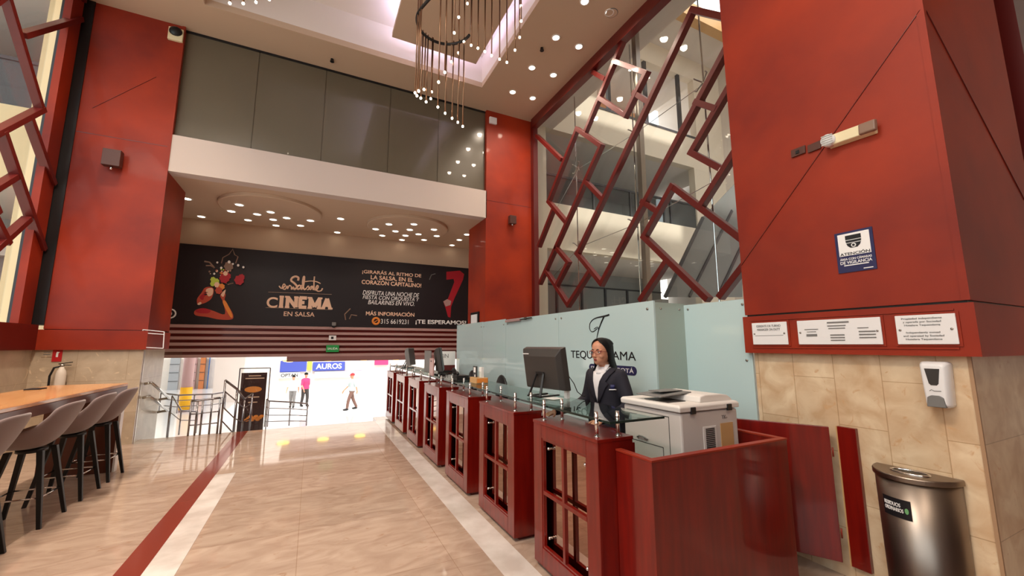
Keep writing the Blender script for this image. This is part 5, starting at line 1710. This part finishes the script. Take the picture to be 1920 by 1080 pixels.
def receptionist():
    t = thing('person', 'standing receptionist in charcoal blazer with long black hair and glasses, working at the monitor', 'person', (2.46, 3.04, 0), math.radians(180 + 13))
    HX, HZ, HK = .045, 1.372, 1.1
    mb = MB()
    mb.loft([ering(0, 0, z, f - .018, b - .018, y - .018) for z, f, b, y in TORSO[:-1]])
    mb.loft([ering(-.005, 0, 1.30, .06, .065, .075), ering(.005, 0, 1.345, .05, .055, .055), ering(.018, 0, 1.39, .046, .05, .048), ering(.028, 0, 1.44, .046, .055, .05)])
    hm = MB(); head_shape(hm, 0, 0); mb.add([Vector((HX, 0, HZ)) + q * HK for q in hm.v], hm.f)
    RW, LW = Vector((.415, -.26, .955)), Vector((.345, .20, .935))
    limb(mb, [(.0, -.165, 1.285), (.03, -.215, 1.04), (.22, -.235, .975), RW], [.045, .038, .032, .024])
    limb(mb, [(.0, .165, 1.285), (.02, .235, 1.04), (.18, .225, .96), LW], [.045, .038, .032, .024])
    hand(mb, RW, (1, -.1, -.22), (.15, 0, 1), 1, .35)
    hand(mb, LW, (1, .1, -.25), (.2, .1, 1), -1, .45)
    for s in (-1, 1):
        limb(mb, [(0, s * .085, .86), (.015, s * .09, .47), (-.01, s * .09, .09)], [.092, .056, .036])
        limb(mb, [(-.01, s * .09, .05), (.12, s * .10, .03)], [.035, .028])
    fuse(mb, 'body', 'skin', t, .0045, 3)
    # blazer with sleeves
    mb = MB()
    mb.loft([ering(0, 0, z, f + .004, b + .006, y + .004) for z, f, b, y in TORSO[:-1]] + [ering(-.015, 0, 1.342, .03, .07, .10)])
    limb(mb, [(-.005, -.160, 1.275), (.02, -.222, 1.05), (.20, -.240, .985), RW - Vector((.025, 0, -.004))], [.062, .054, .046, .036])
    limb(mb, [(-.005, .160, 1.275), (.01, .240, 1.05), (.16, .230, .975), LW - Vector((.025, 0, -.004))], [.062, .054, .046, .036])
    fuse(mb, 'blazer', 'suit', t, .008, 3)

    def patch(name, m, rows, off, nx=7, solid=.004):
        """rows of (z, angle0, angle1) laid on the torso"""
        m_ = MB(); vs, fs = [], []
        for z, a0, a1 in rows:
            for k in range(nx):
                vs.append(torso_pt(a0 + (a1 - a0) * k / (nx - 1), z, off))
        for i in range(len(rows) - 1):
            for k in range(nx - 1):
                a = i * nx + k
                fs.append((a, a + 1, a + nx + 1, a + nx))
        return m_.add(vs, fs).build(name, m, t, True, local=True, solid=solid)

    patch('shirt_front', 'shirt', [(1.04, -.02, .02), (1.10, -.06, .06), (1.17, -.11, .11), (1.23, -.17, .17), (1.285, -.24, .24), (1.31, -.36, .36)], .012)
    MB().loft([ering(-.002, 0, 1.290, .112, .09, .10), ering(-.002, 0, 1.312, .096, .085, .10), ering(.0, 0, 1.335, .066, .072, .078), ering(.006, 0, 1.352, .056, .064, .064)]).build('shirt_neckband', 'shirt', t, True, local=True)
    for s in (-1, 1):
        patch('lapel', 'suit', [(1.03, s * .0, s * .05), (1.10, s * .05, s * .26), (1.17, s * .09, s * .46), (1.21, s * .13, s * .60), (1.23, s * .15, s * .44), (1.285, s * .25, s * .62), (1.32, s * .46, s * 1.0), (1.343, s * .9, s * 1.7)], .015, 6, .008)
        m_ = MB()
        m_.add([(.055, 0, 1.325), (.085, s * .012, 1.305), (.085, s * .06, 1.30), (.02, s * .068, 1.375), (.045, s * .04, 1.372)], [(0, 1, 2, 4), (4, 2, 3)])
        m_.build('shirt_collar', 'shirt', t, True, local=True, solid=.006)
    patch('breast_pocket', 'navy', [(1.165, .72, .98), (1.205, .72, .98)], .014, 5, .003)
    patch('pocket_trim', 'whiteprint', [(1.158, .66, 1.08), (1.166, .66, 1.08)], .017, 5, .003)
    # trousers and shoes
    mb = MB()
    mb.loft([ering(0, 0, z, f, b, y) for z, f, b, y in ((.80, .105, .12, .175), (.86, .108, .12, .178), (.95, .10, .095, .15))])
    for s in (-1, 1):
        limb(mb, [(0, s * .088, .82), (.015, s * .092, .47), (-.01, s * .092, .08)], [.098, .068, .056])
    fuse(mb, 'trousers', 'ink', t, .01, 3)
    for s in (-1, 1):
        MB().loft([ering(.05, s * .095, 0, .11, .085, .042), ering(.05, s * .095, .02, .112, .087, .044), ering(.03, s * .095, .06, .09, .066, .040), ering(0, s * .092, .09, .045, .045, .036)]).build('shoe', 'black', t, True, local=True)
    # hair: close cap, then long locks over the ears and down the back
    mb = MB()
    n = 30

    def hring(z, f, b, y, a_open, cx=HX):
        """arc round the back of the head, open by a_open (radians from straight ahead) on both sides; closed thickness"""
        out, inn = [], []
        for k in range(n + 1):
            a = a_open + (2 * PI - 2 * a_open) * k / n
            c, s_ = math.cos(a), math.sin(a)
            fr = f if c > 0 else b
            out.append(Vector((cx + fr * c, y * s_, z)))
            inn.append(Vector((cx + (fr - .020) * c, (y - .020) * s_, z)))
        return out + inn[::-1]
    hk = 1.13
    rows = [(1.10, .05, .150, .085, 2.2, -.01), (1.18, .05, .150, .105, 1.95, -.005), (1.25, .05, .138, .108, 1.72, 0), (1.32, .05, .112, .095, 1.5, .01), (1.38, .07, .110, .086, 1.35, .03),
            (1.43, .07, .112, .084, 1.40, HX), (1.48, .078, .114, .084, 1.30, HX), (1.515, .084, .114, .083, 1.12, HX), (1.54, .088, .113, .081, .92, HX), (1.560, .086, .109, .076, .70, HX), (1.575, .082, .103, .070, .46, HX), (1.590, .070, .090, .060, .22, HX), (1.600, .055, .075, .050, .06, HX)]
    mb.loft([hring(z if z < 1.45 else 1.45 + (z - 1.45) * 1.04, f * hk, b * hk, y * hk, ao, cx) for z, f, b, y, ao, cx in rows])
    mb.loft([ering(HX - .045, 0, 1.560, .07, .08, .083, 28, 2.1), ering(HX - .025, 0, 1.582, .075, .09, .078, 28, 2.1), ering(HX - .006, 0, 1.602, .068, .085, .062, 28, 2.1), ering(HX, 0, 1.614, .044, .056, .040, 28, 2.1), ering(HX, 0, 1.620, .01, .012, .01, 28, 2.1)])
    mb.loft([ering(-.055, 0, 1.10, .035, .035, .055), ering(-.085, 0, 1.2, .055, .06, .095), ering(-.06, 0, 1.3, .06, .06, .09), ering(-.02, 0, 1.42, .05, .07, .075), ering(.0, 0, 1.5, .06, .08, .078)])
    fuse(mb, 'hair', 'hair', t, .005, 3)
    # eyes, brows, lips, glasses
    for s in (-1, 1):
        e = Vector((HX + .074 * HK, s * .030 * HK, HZ + .103 * HK))
        MB().ellip(e, (.009, .013, .007), 12, 8).build('eye', 'eyewhite', t, True, local=True)
        MB().ellip(e + Vector((.006, 0, 0)), (.004, .0055, .0055), 10, 6).build('iris', 'ink', t, True, local=True)
        MB().tube([(HX + .086 * HK, s * .014, HZ + .121 * HK), (HX + .088 * HK, s * .03, HZ + .127 * HK), (HX + .078 * HK, s * .048, HZ + .121 * HK)], [.003, .0035, .002], 8).build('eyebrow', 'hair', t, True, local=True)
    MB().ellip((HX + .088 * HK, 0, HZ + .046 * HK), (.006, .020, .0045), 12, 6).ellip((HX + .087 * HK, 0, HZ + .038 * HK), (.006, .018, .005), 12, 6).build('lips', 'lip', t, True, local=True)
    gl = MB()
    for s in (-1, 1):
        gl.tube([(HX + .100 * HK - .012 * (math.cos(2 * PI * k / 24) * s + 1) * .5, s * .036 + .027 * math.cos(2 * PI * k / 24), HZ + .102 * HK + .018 * math.sin(2 * PI * k / 24)) for k in range(24)], .0022, 6, True)
        gl.tube([(HX + .092 * HK, s * .057, HZ + .108 * HK), (HX + .05 * HK, s * .073, HZ + .108 * HK), (HX - .01 * HK, s * .078, HZ + .104 * HK)], .002, 6)
    gl.tube([(HX + .101 * HK, -.010, HZ + .104 * HK), (HX + .103 * HK, 0, HZ + .107 * HK), (HX + .101 * HK, .010, HZ + .104 * HK)], .002, 6)
    gl.build('glasses', 'lip', t, True, local=True)
    return t


receptionist()


def pedestrian(label, px, yfoot, Y, rot, h, top, legs, cap, stride=.22, lift=0):
    p = at_z(px, yfoot, ZO) if Y is None else Vector((at_y(px, yfoot, Y).x, Y, ZO))
    t = thing('person', label, 'person', (p.x, p.y, ZO), rot, None)
    k = h / 1.68

    def K(v): return Vector(v) * k
    mb = MB()
    mb.loft([[q * k for q in ering(0, 0, z + .06, f - .01, b - .01, y - .01)] for z, f, b, y in TORSO])
    limb(mb, [K((-.005, 0, 1.36)), K((.01, 0, 1.48))], [.05 * k, .05 * k])
    hm = MB(); head_shape(hm, .02, 1.46); mb.add([q * k for q in hm.v], hm.f)
    for s in (-1, 1):
        limb(mb, [K((0, s * .085, .88)), K((s * stride * .55 + .03, s * .09, .48)), K((s * stride - .03, s * .09, .09))], [.085 * k, .055 * k, .04 * k])
        limb(mb, [K((s * stride - .03, s * .09, .05)), K((s * stride + .11, s * .10, .03))], [.035 * k, .03 * k])
        hpos = K((-s * .22 + .08, s * .24, .86 + lift * (s > 0)))
        limb(mb, [K((0, s * .17, 1.33)), K((-s * .08, s * .23, 1.08)), hpos], [.045 * k, .038 * k, .026 * k])
        hand(mb, hpos, (.25 - s * .2, 0, -1), (0, s, .1), s, .4)
    fuse(mb, 'body', 'skin', t, .010, 2)
    mb = MB()
    mb.loft([[q * k for q in ering(0, 0, z + .06, f + .012, b + .012, y + .012)] for z, f, b, y in TORSO])
    for s in (-1, 1):
        limb(mb, [K((0, s * .165, 1.32)), K((-s * .08, s * .23, 1.08))], [.062 * k, .052 * k])
    fuse(mb, 'shirt', top, t, .014, 2)
    mb = MB()
    for s in (-1, 1):
        limb(mb, [K((0, s * .085, .88)), K((s * stride * .55 + .03, s * .09, .48)), K((s * stride - .03, s * .09, .12))], [.10 * k, .075 * k, .06 * k])
    mb.loft([[q * k for q in ering(0, 0, z, .11, .12, .17)] for z in (.82, .95)])
    fuse(mb, 'trousers', legs, t, .014, 2)
    for s in (-1, 1):
        a_ = K((s * stride + .035, s * .095, .042))
        MB().ellip(a_, (.145 * k, .052 * k, .05 * k), 14, 8).build('shoe', 'black', t, True, local=True)
    hb = MB()
    hb.loft([[q * k for q in ering(.015, 0, z, f, b, y)] for z, f, b, y in ((1.575, .098, .112, .082), (1.62, .095, .110, .080), (1.66, .07, .085, .06), (1.685, .02, .03, .02))])
    if cap == 'redhat':
        hb.loft([[q * k for q in ering(.07, 0, z, .10, .05, .075)] for z in (1.58, 1.592)])
    hb.build('cap' if cap == 'redhat' else 'hair', cap, t, True, local=True)


pedestrian('pedestrian in pale top and brown trousers with a red cap walking across the bright plaza', 658, 768, None, math.radians(200), 1.72, 'bluegreycloth', 'khaki', 'redhat', .26)
pedestrian('pedestrian in a pink top with dark trousers on the plaza before the blue shop signs', 570, 762, None, math.radians(-60), 1.68, 'pink', 'darkgrey', 'hair', .10)
pedestrian('pedestrian in a white top with grey trousers beside the one in pink', 547, 764, None, math.radians(-100), 1.58, 'shirt', 'midgrey', 'hair', .10)
